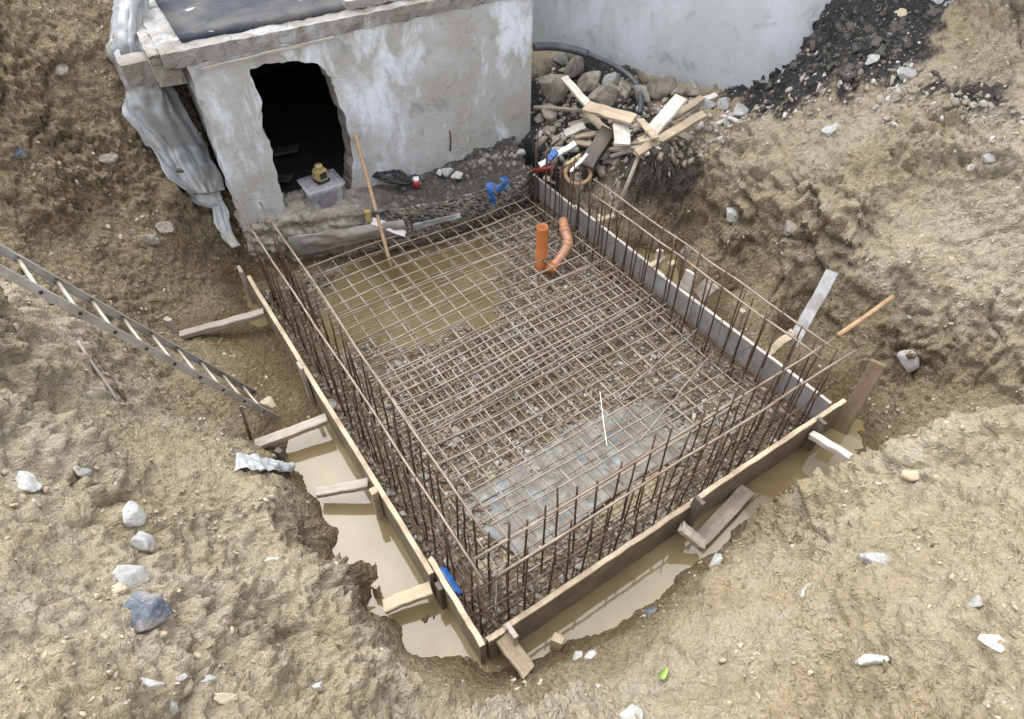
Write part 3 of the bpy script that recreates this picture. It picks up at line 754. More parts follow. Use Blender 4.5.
# foundation strip the building stands on
edge_px = [(240,228,.50),(262,221,.56),(300,218,.56),(340,215,.54),(400,209,.50),(450,200,.48),(500,184,.46),(533,170,.44)]
ed = [P(*e) for e in edge_px]
ed.append(ed[-1]+fx*.02+fy*.05)
def foundation():
    rows = []
    K = 120; t = np.linspace(0, len(ed)-1.001, K*2)
    E_ = np.array([tuple(e) for e in ed]); base = []
    for tt in t:
        i = int(tt); f = tt-i; base.append(E_[i]*(1-f)+E_[i+1]*f)
    base = np.array(base); fyv = np.array(fy[:]); prof = []
    # profile from wall line over the top edge and down the face
    loc = np.array([tuple(BI @ Vector(b)) for b in base])
    rws = []
    xr = np.clip(loc[:, 0]/FL, 0, 1)
    for s in np.linspace(0, 1, 34):          # top, from under the wall to the edge
        y = .26*(1-s)+loc[:, 1]*s
        mound = .16*sstep(.45, 1, xr)*sstep(1, .25, np.full_like(xr, s))
        rws.append(np.stack([loc[:, 0], y, loc[:, 2]+mound+.03*(1-s)], 1))
    for s in np.linspace(.04, 1, 34):        # face, bulging and undercut at the bottom
        bul = -.05*math.sin(s*3.1)+.10*s*s
        rws.append(np.stack([loc[:, 0], loc[:, 1]+bul, loc[:, 2]*(1-s)-.08*s], 1))
    A = np.array(rws); nr, nc = A.shape[:2]
    du = np.gradient(A, axis=0); dv = np.gradient(A, axis=1); N = np.cross(dv, du); N /= np.linalg.norm(N, axis=2)[:, :, None]+1e-9
    W = A.reshape(-1, 3); N = N.reshape(-1, 3)
    h = fbm(W*np.array([3.2, 5, 6]), 4, .6)*.10+fbm(W*np.array([5, 15, 17]), 3, .6)*.045+np.abs(perlin(W*12))*.05+np.abs(perlin(W*27+5))*.026+fbm(W*55, 2)*.008
    W = W+N*h[:, None]
    return W, nr, nc
def found_mat():
    m, nt, b = mat('rough_foundation'); t = NT(nt); v = t.coord()
    n = t.noise(t.coord('Object', (1, 1, 2.2)), 5, 8, .65, .6); f = t.noise(v, 32, 5, .65); big = t.noise(v, 1.8, 3)
    c = t.mix(t.ramp(n, [(.34, 0), (.66, 1)]), (.17, .148, .12), (.40, .365, .31))
    c = t.mix(t.math('MULTIPLY', t.ramp(f, [(.55, 0), (.72, 1)]), .6), c, (.40, .38, .35))
    g = t.new('ShaderNodeNewGeometry'); sx = t.new('ShaderNodeSeparateXYZ'); nt.links.new(g.outputs['True Normal'], sx.inputs[0])
    sp = t.new('ShaderNodeSeparateXYZ'); nt.links.new(v, sp.inputs[0])
    soil = t.mix(t.ramp(f, [(.4, 0), (.7, 1)]), (.026, .024, .022), (.10, .087, .074))
    up = t.math('MULTIPLY', t.ramp(sx.outputs[2], [(.15, 0), (.55, 1)]), t.ramp(t.math('ADD', t.math('MULTIPLY', sp.outputs[0], .33), t.math('MULTIPLY', big, .5)), [(.50, .0), (.72, 1)]))
    c = t.mix(up, c, soil)
    nt.links.new(c, b.inputs['Base Color']); b.inputs['Roughness'].default_value = .85
    nt.links.new(t.bump(t.math('ADD', n, t.math('MULTIPLY', f, .6)), .8, .03), b.inputs['Normal']); return m
Wf, nr_, nc_ = foundation()
fnd = empty('old_foundation', None, 'rough grey foundation strip below the old building, with loose dark earth on top', 'foundation', None, BM)
fb = grid_mesh('foundation_body', Wf, nr_, nc_, found_mat(), fnd)
FW = [BM @ Vector(w) for w in Wf]
FBV = BVHTree.FromPolygons([tuple(w) for w in FW], [(r*nc_+c, r*nc_+c+1, (r+1)*nc_+c+1, (r+1)*nc_+c) for r in range(nr_-1) for c in range(nc_-1)])
def FP(px, py, lift=0.0):
    d = ray(px, py).normalized(); h = FBV.ray_cast(CAMP, d)
    return (h[0]-d*lift) if h[0] else G(px, py)
# sprayed blue mark: thin patches following the face
bmk = bmesh.new()
for poly in ([(486,184),(493,182),(495,198),(497,205),(491,206),(488,196)], [(495,187),(504,183),(508,180),(509,187),(503,191),(497,193)], [(500,178),(507,176),(509,181),(503,183)]):
    n = 7
    cx_ = sum(p[0] for p in poly)/len(poly); cy_ = sum(p[1] for p in poly)/len(poly)
    ring = []
    for i, a in enumerate(poly):
        b = poly[(i+1) % len(poly)]
        for k in range(4):
            f = k/4; ring.append((a[0]+(b[0]-a[0])*f+rr.uniform(-.6, .6), a[1]+(b[1]-a[1])*f+rr.uniform(-.6, .6)))
    prev = None
    for s in (1, .66, .33):
        cur = [bmk.verts.new(BI @ FP(cx_+(x-cx_)*s, cy_+(y-cy_)*s, .006)) for x, y in ring]
        if prev:
            for i in range(len(ring)):
                j = (i+1) % len(ring); bmk.faces.new((prev[i], prev[j], cur[j], cur[i]))
        prev = cur
    bmk.faces.new(prev)
link('paint_mark', bm_mesh(bmk, True), M_BLUE, fnd)['label'] = 'bright blue sprayed marking on the foundation face'

# ------------------------------------------------------------------ rendered house behind
ha = P(520, 40, 1.0); hb = P(775, 100, 1.04)
hx = (hb-ha); hx.z = 0; hx.normalize(); hy = Vector((-hx.y, hx.x, 0))
HM = Matrix((hx, hy, Vector((0, 0, 1)))).transposed().to_4x4(); HM.translation = Vector((ha.x, ha.y, 0))
hs_ = empty('rendered_house', None, 'pale grey rendered house wall rising behind the rubble heap', 'house', None, HM)
link('wall', bm_mesh(box_bm(-1.2, 4.6, 0, 4.0, .5, 4.6)), M_HOUSE, hs_)
rf = bmesh.new()
vs = [rf.verts.new(p) for p in ((-1.5, -.3, 4.6), (4.9, -.3, 4.6), (4.9, 4.3, 4.6), (-1.5, 4.3, 4.6), (-1.5, 2, 6), (4.9, 2, 6))]
for f in ((0, 1, 5, 4), (2, 3, 4, 5), (0, 4, 3), (1, 2, 5), (0, 3, 2, 1)): rf.faces.new([vs[i] for i in f])
link('roof', bm_mesh(rf), simple('clay_roof_tiles', (.30, .12, .07), .8), hs_)

# ------------------------------------------------------------------ plastic sheets
rows_px = [((122,-6),(143,-6),2.16),((113,30),(146,22),2.0),((111,47),(149,42),1.9),((119,68),(153,64),1.75),((126,92),(168,88),1.55),((126,115),(183,112),1.36),((148,148),(203,146),1.02),((168,180),(217,178),.80),((186,196),(221,192),.70)]
rows = []
for (l, r_, z) in rows_px:
    rows.append([front(l[0]+(r_[0]-l[0])*k/5, l[1]+(r_[1]-l[1])*k/5, z+.10*math.sin(k/5*3.14), .05) for k in range(6)])
Vt, a_, b_ = uv_sheet(rows, (10, 12), .050, 6.5, 1, 3.2)
t_ = grid_mesh('plastic_sheet', Vt, a_, b_, M_TARP, None, True, .004)
tag(t_, 'crumpled grey plastic sheet hanging between the clay wall and the old building', 'plastic sheet')
rows = [[front(l[0]+(r_[0]-l[0])*k/3, l[1]+(r_[1]-l[1])*k/3, z, .05) for k in range(4)] for (l, r_, z) in
        [((184,192),(220,190),.72),((196,203),(222,198),.66),((212,206),(225,204),.60),((213,222),(229,216),.50),((222,240),(234,236),.38),((232,249),(241,246),.30)]]
Vt, a_, b_ = uv_sheet(rows, (9, 9), .03, 9, 2, 2.5)
t2 = grid_mesh('torn_flap', Vt, a_, b_, M_TARPW, t_, True, .004); t2['label'] = 'paler torn lower flap of the sheet'
rows = [[front(l[0]+(r_[0]-l[0])*k/3, l[1]+(r_[1]-l[1])*k/3, z, .075) for k in range(4)] for (l, r_, z) in
        [((124,-6),(140,-6),2.22),((114,30),(138,24),2.06),((111,48),(136,40),1.96),((120,68),(130,60),1.85)]]
Vt, a_, b_ = uv_sheet(rows, (12, 10), .05, 8, 5, 2.5)
t3 = grid_mesh('folded_top', Vt, a_, b_, M_TARPW, t_, True, .004); t3['label'] = 'paler bunched top of the sheet'
# membrane at the foot of the foundation
rows = [[P(290+24*k, 243-6.0*k+1.2*k*(k > 3), .34) + Vector((0, 0, 0)) for k in range(6)],
        [P(292+24*k, 254-5.6*k, .20)-Vector((fy.x, fy.y, 0))*.02 for k in range(6)],
        [P(296+24*k, 267-5.8*k, .10)-Vector((fy.x, fy.y, 0))*.03 for k in range(6)]]
rows = [[FP(288+23*k, 237-3.4*k, .045) for k in range(6)], [FP(290+23*k, 246-4.2*k, .055) for k in range(6)], [FP(292+23*k, 258-5.2*k, .05) for k in range(6)]]
Vt, a_, b_ = uv_sheet(rows, (8, 6), .028, 7, 3)
tag(grid_mesh('membrane', Vt, a_, b_, M_DIRTY, None, True, .004), 'pale dirty membrane folded along the foot of the rough foundation', 'membrane')
beam('plastic_strip', FP(372, 221, .07), FP(405, 233, .07)+Vector((0, 0, -.01)), .07, .006, M_WHITEP, 'pale bluish plastic strip lying against the foundation beside the leaning pole', 'plastic strip', up=(0, -.7, .7), jit=.006)
rows = [[FP(412+16*k, 224-3.6*k, .05) for k in range(4)], [FP(413+16*k, 231-4.2*k, .06) for k in range(4)]]
Vt, a_, b_ = uv_sheet(rows, (6, 6), .02, 9, 6)
tag(grid_mesh('membrane', Vt, a_, b_, M_TARP, None, True, .004), 'thin grey membrane scrap below the foundation, right of the leaning pole', 'membrane')

# ------------------------------------------------------------------ formwork
BH = .30
def shutter(name, a, b, off, label, face, edge, z1=BH, t=.036, z0=-.12, parent=None):
    """board on edge from slab point a to b"""
    pa, pb = S(a[0], a[1], (z0+z1)/2), S(b[0], b[1], (z0+z1)/2)
    return beam(name, pa, pb, t, z1-z0, [face, edge], label, 'formwork board', None, (0, 0, 1), .0028, top_slot=True, nseg=14)
shutter('formwork_board', (.50, -.045), (3.86, -.045), 0, 'long muddy wooden board edging the left side of the slab', W_FACE, W_EDGE)
shutter('formwork_board', (-.03, -.012), (.60, -.002), 0, 'short wooden board closing the near end of the left side, with blue scrap on it', W_FACE, W_EDGE, .285)
shutter('formwork_board', (-.022, .022), (-.022, .135), 0, 'very short board piece at the nearest corner of the slab', W_FACE, W_EDGE, .295)
shutter('formwork_board', (-.022, .138), (-.022, 1.60), 0, 'long wooden board on the near front edge, left of the twisted stake', W_FACE, W_EDGE, .31)
shutter('formwork_board', (-.018, 1.603), (-.018, 2.84), 0, 'wooden board on the near front edge, between twisted stake and right corner', W_FACE, W_EDGE, .31)
shutter('formwork_board', (-.022, 2.843), (-.022, 3.16), 0, 'short board end piece in the right corner beside the tall brown stake', W_FACE, W_EDGE, .31)
shutter('formwork_board', (3.05, 3.02), (3.84, 3.035), 0, 'grey shutter panel with white top edge nearest the rubble heap', W_PANEL, W_WHITE, .31, .03)['category'] = 'formwork panel'
shutter('formwork_board', (1.80, 3.045), (3.12, 3.062), 0, 'middle grey shutter panel of the right side, white along its top', W_PANEL, W_WHITE, .30, .03)['category'] = 'formwork panel'
shutter('formwork_board', (.02, 3.065), (1.86, 3.03), 0, 'longest dark grey shutter panel on the right side, ending at the right corner', W_PANEL, W_WHITE, .30, .03)['category'] = 'formwork panel'

def stake(px, py, z, w, t, h, m, label, lean=(0, 0), up=(0, 1, 0), name='stake'):
    top = P(px, py, z); bot = top+Vector((lean[0], lean[1], -h))
    o = beam(name, bot, top, w, t, m, label, 'stake', None, up, .004, rough_end=.006)
    return o
def at(u, v, z): return S(u, v, z)
def stk(u, v, z0, z1, w, t, m, label, lean=(0, 0), along='u'):
    return beam('stake', S(u+lean[0], v+lean[1], z0), S(u, v, z1), w, t, m, label, 'stake', None, EV if along == 'u' else EU, .004, rough_end=.006)
stk(3.90, -.085, -.05, .37, .10, .03, W_GREY, 'grey plank stake at the far end of the left board')
stk(2.44, -.088, -.1, .43, .09, .028, W_GREY, 'grey stake standing taller than the left board, halfway along it')
stk(1.20, -.092, -.1, .33, .05, .045, W_PALE, 'low pale stake on the left board beside the third brace')
stk(.42, -.045, -.1, .27, .06, .03, W_DARK, 'dark wet stake where the two left boards overlap')
stk(-.062, .16, -.1, .33, .03, .10, W_GREY, 'grey plank stake near the nearest corner on the front board', along='v')
stk(-.068, 1.60, -.08, .40, .03, .075, W_DARK, 'dark twisted stake halfway along the front board', (.02, -.05), along='v')
stk(-.065, 2.84, -.05, .33, .03, .07, W_FACE, 'narrow muddy stake near the right end of the front board', along='v')
p = P(846, 362, .62)
beam('stake', S(-.10, 3.16, -.08), S(-.03, 3.36, .60), .115, .05, W_BROWN, 'tall brown plank stake leaning at the right corner of the formwork', 'stake', None, (-.55, -.75, .3), .005, taper=.95)
stk(1.02, 3.15, 0, .42, .06, .05, W_PALE, 'pale stake with white top behind the right panel, beside the broken timber')
stk(1.98, 3.13, .05, .43, .05, .06, W_WHITE, 'whitened short stake behind the middle of the right side')
stk(1.85, 3.17, .05, .36, .05, .08, W_PALE, 'low pale block stake behind the joint of the right panels')
stk(2.80, 3.12, .05, .32, .08, .03, W_PALE, 'flat pale stake between rear panel and long pole')

def brace(p0, p1, w, t, m, label, up=(0, 0, 1), name='brace', cat='brace'):
    return beam(name, p0, p1, w, t, m, label, cat, None, up, .005, rough_end=.006)
brace(P(181, 336, .15), P(264, 313, .20), .075, .05, W_GREY, 'grey timber brace between the clay wall and the far left stake')
brace(P(256, 446, .13), P(327, 419, .17), .085, .045, W_GREY, 'grey-brown timber brace beside the ladder foot')
brace(P(317, 493, .11), P(369, 484, .17), .075, .045, W_GREY, 'short timber brace crossing the muddy water on the left')
brace(P(384, 607, .12), P(432, 589, .14), .085, .05, W_PALE, 'pale timber brace nearest the camera on the left board')
brace(P(502, 637, .26), P(528, 672, .09), .10, .03, W_EDGE, 'short pinkish plank slanting outward at the nearest corner')
brace(P(681, 527, .22), P(703, 546, .10), .075, .04, W_GREY, 'short brace at the twisted stake on the front board')
brace(P(700, 541, .05), P(748, 490, .06), .11, .03, W_FACE, 'flat muddy plank lying in the water along the front board', name='plank', cat='plank')
brace(P(811, 435, .22), P(866, 468, .26), .06, .05, W_WHITE, 'whitened batten brace propped on the right bank')
def post(px, py, h, w, m, label):
    g = G(px, py); z = max(g.z, -.02)
    return beam('post_stub', Vector((g.x, g.y, z-.15)), Vector((g.x, g.y, z+h))+Vector((.01, .01, 0)), w, w*.8, m, label, 'post', None, (.5, 1, 0), .004, rough_end=.008)
post(172, 332, .14, .06, W_GREY, 'short post stub against the clay at the far left brace')
post(281, 462, .13, .05, W_DARK, 'dark post stub behind the brace beside the ladder foot')
post(378, 600, .15, .045, W_PALE, 'yellowish post stub holding the nearest left brace')
post(556, 648, .12, .07, W_PALE, 'square post stub in the mud outside the front board')

# timbers behind the right panels
beam('plank', P(792, 346, .32), P(833, 272,   .80), .10, .02, M_GALV, 'grey metal-faced plank leaning on the clay behind the right panel', 'plank', up=(-.6, -.4, .7))
beam('broken_timber', P(770, 352, .28), P(793, 334, .42), .07, .04, W_PALE, 'short splintered pale timber under the metal-faced plank', 'timber', jit=.012, rough_end=.03)
tube('pole', [P(838, 336, .72), front(866, 317, .72, .02), front(893, 297, .78, .02)], [.02, .02, .019], W_POLE, 'round brown wooden pole end resting on the right clay face', 'pole')
beam('offcut', P(684, 292, .24), P(692, 273, .44), .11, .035, W_WHITE, 'whitish board offcut standing behind the middle of the right side', 'timber', up=(-.6, -.6, .4))
beam('offcut', P(699, 296, .22), P(713, 283, .38), .14, .04, W_GREY, 'grey-brown board offcut leaning right of the whitish offcut', 'timber', up=(-.6, -.6, .4))
beam('offcut', P(650, 268, .30), P(664, 258, .34), .05, .04, W_PALE, 'small pale block where two right side boards meet', 'timber')
tube('long_handle', [front(616, 215, .36, .05), front(627, 186, .60, .07), front(639, 156, .90, .08)], [.022, .021, .02], W_GREY, 'grey wooden tool handle leaning on the bank beside the woodpile', 'handle')
beam('batten', P(598, 222, .34), P(623, 213, .34), .05, .04, W_PALE, 'short pale batten bridging rear panel and clay bank', 'batten')
beam('plank', P(545, 177, .33), P(592, 195, .33), .09, .03, W_WHITE, 'muddy white plank behind the rear panel, under the brown ring', 'plank')
beam('batten', P(594, 184, .40), P(601, 197, .36), .04, .03, W_PALE, 'small pale batten end under the brown ring', 'batten')
beam('plastic_strip', S(.10, .16, .25), S(.34, .32, .05), .055, .008, M_FILM_SHEEN, 'pale bluish plastic strip standing in the nearest corner among the bars', 'plastic strip', up=(.5, -.6, .5))

# ------------------------------------------------------------------ reinforcement
def bar(name, p0, p1, r, m, label, group, amp=.006, n=5, sides=6, parent=None):
    rq = random.Random(hash((round(p0[0], 3), round(p0[1], 3), round(p1[2], 3))) & 0xffff)
    return tube(name, wobble(p0, p1, n, amp, rq), r, m, label, 'rebar', group, parent, sides) if parent is None else tube(name, wobble(p0, p1, n, amp, rq), r, m, None, None, None, parent, sides)
rq = random.Random(21)
def mat_panel(u0, u1, v0, v1, z, label, du=.15, dv=.15, r=.0061, over=.10, mtl=None):
    root = empty('rebar_mesh', S(u0, v0, z), label, 'rebar mesh')
    bpy.context.view_layer.update()
    nu = int(round((u1-u0)/du)); nv_ = int(round((v1-v0)/dv))
    sag = lambda u, v: .024*math.sin(u*2.1+v*1.3)+.012*math.sin(v*3.7+u)
    def line(a, b, dz):
        pts = []
        for k in range(9):
            f = k/8; u = a[0]+(b[0]-a[0])*f; v = a[1]+(b[1]-a[1])*f
            pts.append(S(u+rq.uniform(-.005, .005), v+rq.uniform(-.005, .005), z+dz+rq.uniform(-.004, .004)+sag(u, v)))
        tube('bar', pts, r, mtl or M_WIRE, parent=root, sides=6)
    for i in range(nu+1):
        u = u0+(u1-u0)*i/nu+rq.uniform(-.014, .014); line((u, v0-over*rq.uniform(.3, 1)), (u, v1+over*rq.uniform(.3, 1)), r*2)
    for j in range(nv_+1):
        v = v0+(v1-v0)*j/nv_+rq.uniform(-.014, .014); line((u0-over*rq.uniform(.3, 1), v), (u1+over*rq.uniform(.3, 1), v), 0)
    return root
mat_panel(1.55, 3.72, .40, 2.78, .235, 'upper welded mesh mat over the far half of the slab')
mat_panel(.42, 2.12, .47, 2.72, .225, 'upper welded mesh mat over the near half of the slab')
mat_panel(1.42, 3.75, .30, 2.88, .075, 'lower welded mesh mat close to the gravel in the far half', mtl=M_RAIL)
mat_panel(.24, 2.22, .34, 2.84, .085, 'lower welded mesh mat close to the gravel in the near half', mtl=M_RAIL)
def lattice(u, v0, v1, label):
    root = empty('mesh_spacer', S(u, v0, .09), label, 'mesh spacer'); bpy.context.view_layer.update()
    zig = []; n = int((v1-v0)/.09)
    for k in range(n+1): zig.append(S(u+(.03 if k % 2 else -.03)*.3, v0+(v1-v0)*k/n, .225 if k % 2 else .09))
    tube('zigzag_wire', zig, .003, M_RAIL, parent=root, sides=5)
    tube('top_wire', [S(u, v0, .228), S(u, v1, .228)], .0035, M_RAIL, parent=root, sides=5)
    tube('foot_wire', [S(u, v0, .088), S(u, v1, .088)], .0035, M_RAIL, parent=root, sides=5)
for u, l in ((3.78, 'zigzag wire spacer along the far edge of the mesh'), (2.75, 'zigzag wire spacer under the mesh near the orange pipe'), (1.8, 'zigzag wire spacer under the overlap of the mesh mats'), (.85, 'zigzag wire spacer under the near part of the mesh')):
    lattice(u, .45, 2.75, l)
# long bars tying the upright bars together
RZ = .79
rails = [
 ((.10, .085), (4.15, .10), RZ, 'outer upper bar along the tops of the left upright bars'),
 ((.30, .225), (4.12, .29), RZ-.0, 'inner upper bar along the tops of the left upright bars'),
 ((.21, .10), (.215, 3.10), RZ, 'inner upper bar across the near end, tied to upright bars'),
 ((.06, .16), (.065, 3.14), RZ, 'outer upper bar across the near end, tied to upright bars'),
 ((.14, 2.86), (2.60, 2.82), RZ, 'inner upper bar along the tops of the right upright bars'),
 ((.16, 3.005), (2.78, 2.97), RZ, 'outer upper bar along the tops of the right upright bars'),
]
for a, b, z, l in rails:
    bar('rebar', S(a[0], a[1], z), S(b[0], b[1], z+rq.uniform(-.01, .01)), .0085, M_RAIL, l, None, .007, 9, 7)
for k, (v, z) in enumerate(((.07, .10), (.13, .11), (.19, .10), (.25, .105), (.085, .42))):
    bar('rebar', S(.05, v, z), S(3.75, v+rq.uniform(-.02, .02), z+.01), .007, M_STARTER, ('long dark low bar tight against the left board', 'second long low bar from the left board', 'third long low bar from the left board', 'fourth long low bar from the left board, beside the mesh', 'long dark bar at half height behind the left board')[k], 'low cage bars along the left board', .008, 9)
for k, (v, z) in enumerate(((2.83, .10), (2.91, .11), (2.98, .10))):
    bar('rebar', S(.05, v, z), S(3.7, v, z+.01), .007, M_STARTER, ('long low bar of the right cage nearest the mesh', 'middle long low bar of the right cage', 'long low bar tight against the right grey boards')[k], 'low cage bars along the right panels', .008, 9)
for k, (u, z) in enumerate(((.06, .10), (.13, .11), (.21, .10), (.07, .42), (.205, .42))):
    bar('rebar', S(u, .05, z), S(u, 3.0, z+.01), .007, M_STARTER, ('long low bar tight against the front board', 'middle low bar behind the front board', 'low bar of the front cage nearest the mesh', 'bar at half height close behind the front board', 'bar at half height in the front cage, nearer the mesh')[k], 'low cage bars along the front board', .008, 9)
def starter(u, v, z1, tu, tv, label, group, r=.0067):
    bar('starter_bar', S(u, v, .02), S(u+tu, v+tv, z1), r, M_STARTER, label, group, .004, 4, 6)
ORD = 'first second third fourth fifth sixth seventh eighth ninth tenth eleventh twelfth thirteenth fourteenth fifteenth sixteenth seventeenth eighteenth nineteenth twentieth twenty-first twenty-second twenty-third twenty-fourth twenty-fifth twenty-sixth'.split()
def row(fixed, along, n, a, b, zmin, zmax, label, group):
    for k in range(n):
        s = a+(b-a)*k/(n-1)+rq.uniform(-.02, .02); z1 = rq.uniform(zmin, zmax)
        j = rq.uniform(-.012, .012); tu, tv = rq.uniform(-.03, .03), rq.uniform(-.03, .03)
        lab = f'{ORD[k]} {label}, from the ' + (('near' if along == 'u' else 'left') + ' end')
        if along == 'u': starter(s, fixed+j, z1, tu, tv, lab, group)
        else: starter(fixed+j, s, z1, tu, tv, lab, group)
row(.075, 'u', 26, .12, 3.72, .70, .80, 'upright rusty bar in the outer row along the left board', 'upright bars, outer row on the left')
row(.235, 'u', 26, .30, 3.72, .70, .81, 'upright rusty bar in the inner row along the left board', 'upright bars, inner row on the left')
row(.065, 'v', 20, .22, 2.92, .70, .88, 'upright rusty bar in the outer row along the front board', 'upright bars, outer row on the front')
row(.22, 'v', 20, .30, 2.85, .78, .96, 'upright rusty bar in the inner row along the front board', 'upright bars, inner row on the front')
row(2.985, 'u', 26, .15, 3.66, .74, .90, 'upright rusty bar in the outer row along the right side', 'upright bars, outer row on the right')
row(2.835, 'u', 24, .35, 3.5, .74, .90, 'upright rusty bar in the inner row along the right side', 'upright bars, inner row on the right')
# stirrups: rectangular ties round the edge cages
def tie(c, d, wdt, z0, z1, label, group):
    a, b = c-d*wdt/2, c+d*wdt/2
    pts = [a+Vector((0, 0, z0)), b+Vector((0, 0, z0)), b+Vector((0, 0, z1)), a+Vector((0, 0, z1)), a+Vector((0, 0, z0+.01))]
    tube('stirrup', pts, .0045, M_STARTER, label, 'stirrup', group, None, 5)
for k in range(14): tie(S(.3+k*.255, .155), EV, .19, .07, .36+rq.uniform(-.02, .04), f'{ORD[k]} thin rectangular tie in the left edge cage, counted from the near end', 'ties in the left edge cage')
for k in range(9): tie(S(.14, .4+k*.29), EU, .18, .07, .38+rq.uniform(-.02, .04), f'{ORD[k]} thin rectangular tie in the front edge cage, counted from the left', 'ties in the front edge cage')
for k in range(10): tie(S(.4+k*.33, 2.91), EV, .17, .07, .34+rq.uniform(-.02, .04), f'{ORD[k]} thin rectangular tie in the right edge cage, counted from the near end', 'ties in the right edge cage')
# loose crossing bars on the near right part of the mat
loose = [((.9, 2.75), (.55, 1.65), .27), ((1.15, 2.82), (.95, 1.75), .275), ((.42, 2.7), (.40, .55), .27), ((1.7, 2.85), (1.45, .45), .27), ((2.3, 2.85), (2.36, .4), .27), ((2.9, 2.3), (2.95, .4), .27)]
for k, (a, b, z) in enumerate(loose):
    bar('rebar', S(*a, z), S(*b, z), .006, M_WIRE, ('slanting loose bar on the mesh near the right front', 'slanting loose bar on the mesh, second from the front', 'straight loose bar along the near end of the mesh', 'loose bar across the middle of the mesh mats', 'loose bar across the mesh beyond its overlap', 'short loose bar on the mesh left of the orange pipe')[k], 'loose bars across the mesh', .006, 7)
# string
tube('string', smooth_path([P(600, 392, .32), P(603, 418, .27), P(607, 446, .30)], 5), .003, M_STRING, 'thin white string hanging over the mesh', 'string')
# blue-white sheet that paints the sky sheen of wet ground under the near half
Vt = []
pts_px = [[(455,505),(520,465),(575,425),(650,400)], [(480,532),(545,492),(610,450),(690,415)], [(525,562),(575,527),(640,478),(715,440)]]
rows = [[P(x, y, .014) for x, y in r_] for r_ in pts_px]
Vt, a_, b_ = uv_sheet(rows, (18, 16), .034, 6.5, 8)
tag(grid_mesh('sheen_sheet', Vt, a_, b_, M_FILM_SHEEN, None, True, .003), 'pale blue sheet painted as wet sheen, half covered by mud under the near half of the mesh', 'sheen sheet')

# ------------------------------------------------------------------ drain pipes
pb = P(541, 268, .10)
pipe = empty('drain_pipe', pb, 'upright orange plastic drain pipe standing in the mesh', 'drain pipe')
bm = bmesh.new(); n = 20; prof = [(.062, 0), (.062, .06), (.055, .065), (.055, .46), (.052, .47), (.045, .468), (.045, .1)]
rg_ = [[bm.verts.new((r0*math.cos(k*2*math.pi/n), r0*math.sin(k*2*math.pi/n), z)) for k in range(n)] for r0, z in prof]
for a, b in zip(rg_, rg_[1:]):
    for k in range(n): bm.faces.new((a[k], a[(k+1) % n], b[(k+1) % n], b[k]))
bm.faces.new(rg_[-1])
link('pipe', bm_mesh(bm, True), M_ORANGE, pipe)
bm = bmesh.new()
rg_ = [[bm.verts.new((r0*math.cos(k*2*math.pi/n), r0*math.sin(k*2*math.pi/n), z)) for k in range(n)] for r0, z in ((.064, -.06), (.066, -.055), (.066, .015), (.0635, .02))]
for a, b in zip(rg_, rg_[1:]):
    for k in range(n): bm.faces.new((a[k], a[(k+1) % n], b[(k+1) % n], b[k]))
link('socket', bm_mesh(bm, True), M_SALMON, pipe)
e0 = P(549, 272, .16); e1 = P(562, 256, .22); e2 = P(568, 243, .26); e3 = P(565, 232, .30); e4 = P(563, 221, .31)
path = smooth_path([e0, e1, e2, e3, e4], 5)
elb = empty('bend_pipe', e0, 'curved salmon orange drain bend running from upright pipe to the right panel', 'drain pipe'); bpy.context.view_layer.update()
tube('bend', path, .046, M_SALMON, parent=elb, sides=16)
for q0, q1 in ((0, 2), (8, 10), (14, 16)): tube('collar', [path[q0], path[q1]], .054, M_SALMON if q0 else M_ORANGE, parent=elb, sides=16)

# ------------------------------------------------------------------ ladder
f_near, f_far = P(277, 419, .04), P(262, 400, .06)
rung_v = (f_far-f_near); rung_v.z = 0
best = None
for z in np.linspace(1.0, 2.6, 161):
    tp = P(0, 271, z); q = tp+rung_v
    d = q.y*CS+(CAM_H-q.z)*SN; qx = 512+FPX*q.x/d; qy = 360+FPX*(-q.y*SN+(CAM_H-q.z)*CS)/d
    # far rail should cross x=0 at about y=246
    dirn = (tp-f_near); q2 = f_far
    def prj(p): d = p.y*CS+(CAM_H-p.z)*SN; return 512+FPX*p.x/d, 360+FPX*(-p.y*SN+(CAM_H-p.z)*CS)/d
    a, b = prj(q2), prj(q2+dirn); s = (0-a[0])/(b[0]-a[0]); yy_ = a[1]+s*(b[1]-a[1])
    e = abs(yy_-247)
    if best is None or e < best[0]: best = (e, z)
LZ = min(max(best[1], 1.7), 2.1)
print('LADDER z', best, LZ, 'width', rung_v.length)
ltop = P(0, 271, LZ); ld = (ltop-f_near); LLEN = ld.length; ld.normalize()
LEN = LLEN+.75
lr = rung_v.normalized(); lr = (lr-ld*lr.dot(ld)).normalized(); ln = ld.cross(lr)
lad = empty('ladder', f_near, 'dull aluminium ladder leaning from the pit floor on the left bank', 'ladder'); bpy.context.view_layer.update()
W_L = .345
def rail_mesh(off):
    # channel section rail: web plus two flanges
    m_ = frame(f_near+lr*off, f_near+lr*off+ld*LEN, lr)
    bm = bmesh.new(); h, w, tk = .044, .024, .004
    prof = [(-h/2, 0), (h/2, 0), (h/2, w), (h/2-tk, w), (h/2-tk, tk), (-h/2+tk, tk), (-h/2+tk, w), (-h/2, w)]
    if off > .1: prof = [(y, -z) for y, z in prof]
    A_ = [bm.verts.new((0, y, z)) for y, z in prof]; B_ = [bm.verts.new((LEN, y, z)) for y, z in prof]
    for k in range(8): bm.faces.new((A_[k], A_[(k+1) % 8], B_[(k+1) % 8], B_[k]))
    bm.faces.new(A_); bm.faces.new(B_)
    o = link('rail', bm_mesh(bm), M_ALU, lad); o.matrix_world = m_; return o
rail0 = rail_mesh(0); rail_mesh(W_L); bpy.context.view_layer.update()
nr2 = int(LEN/.235)
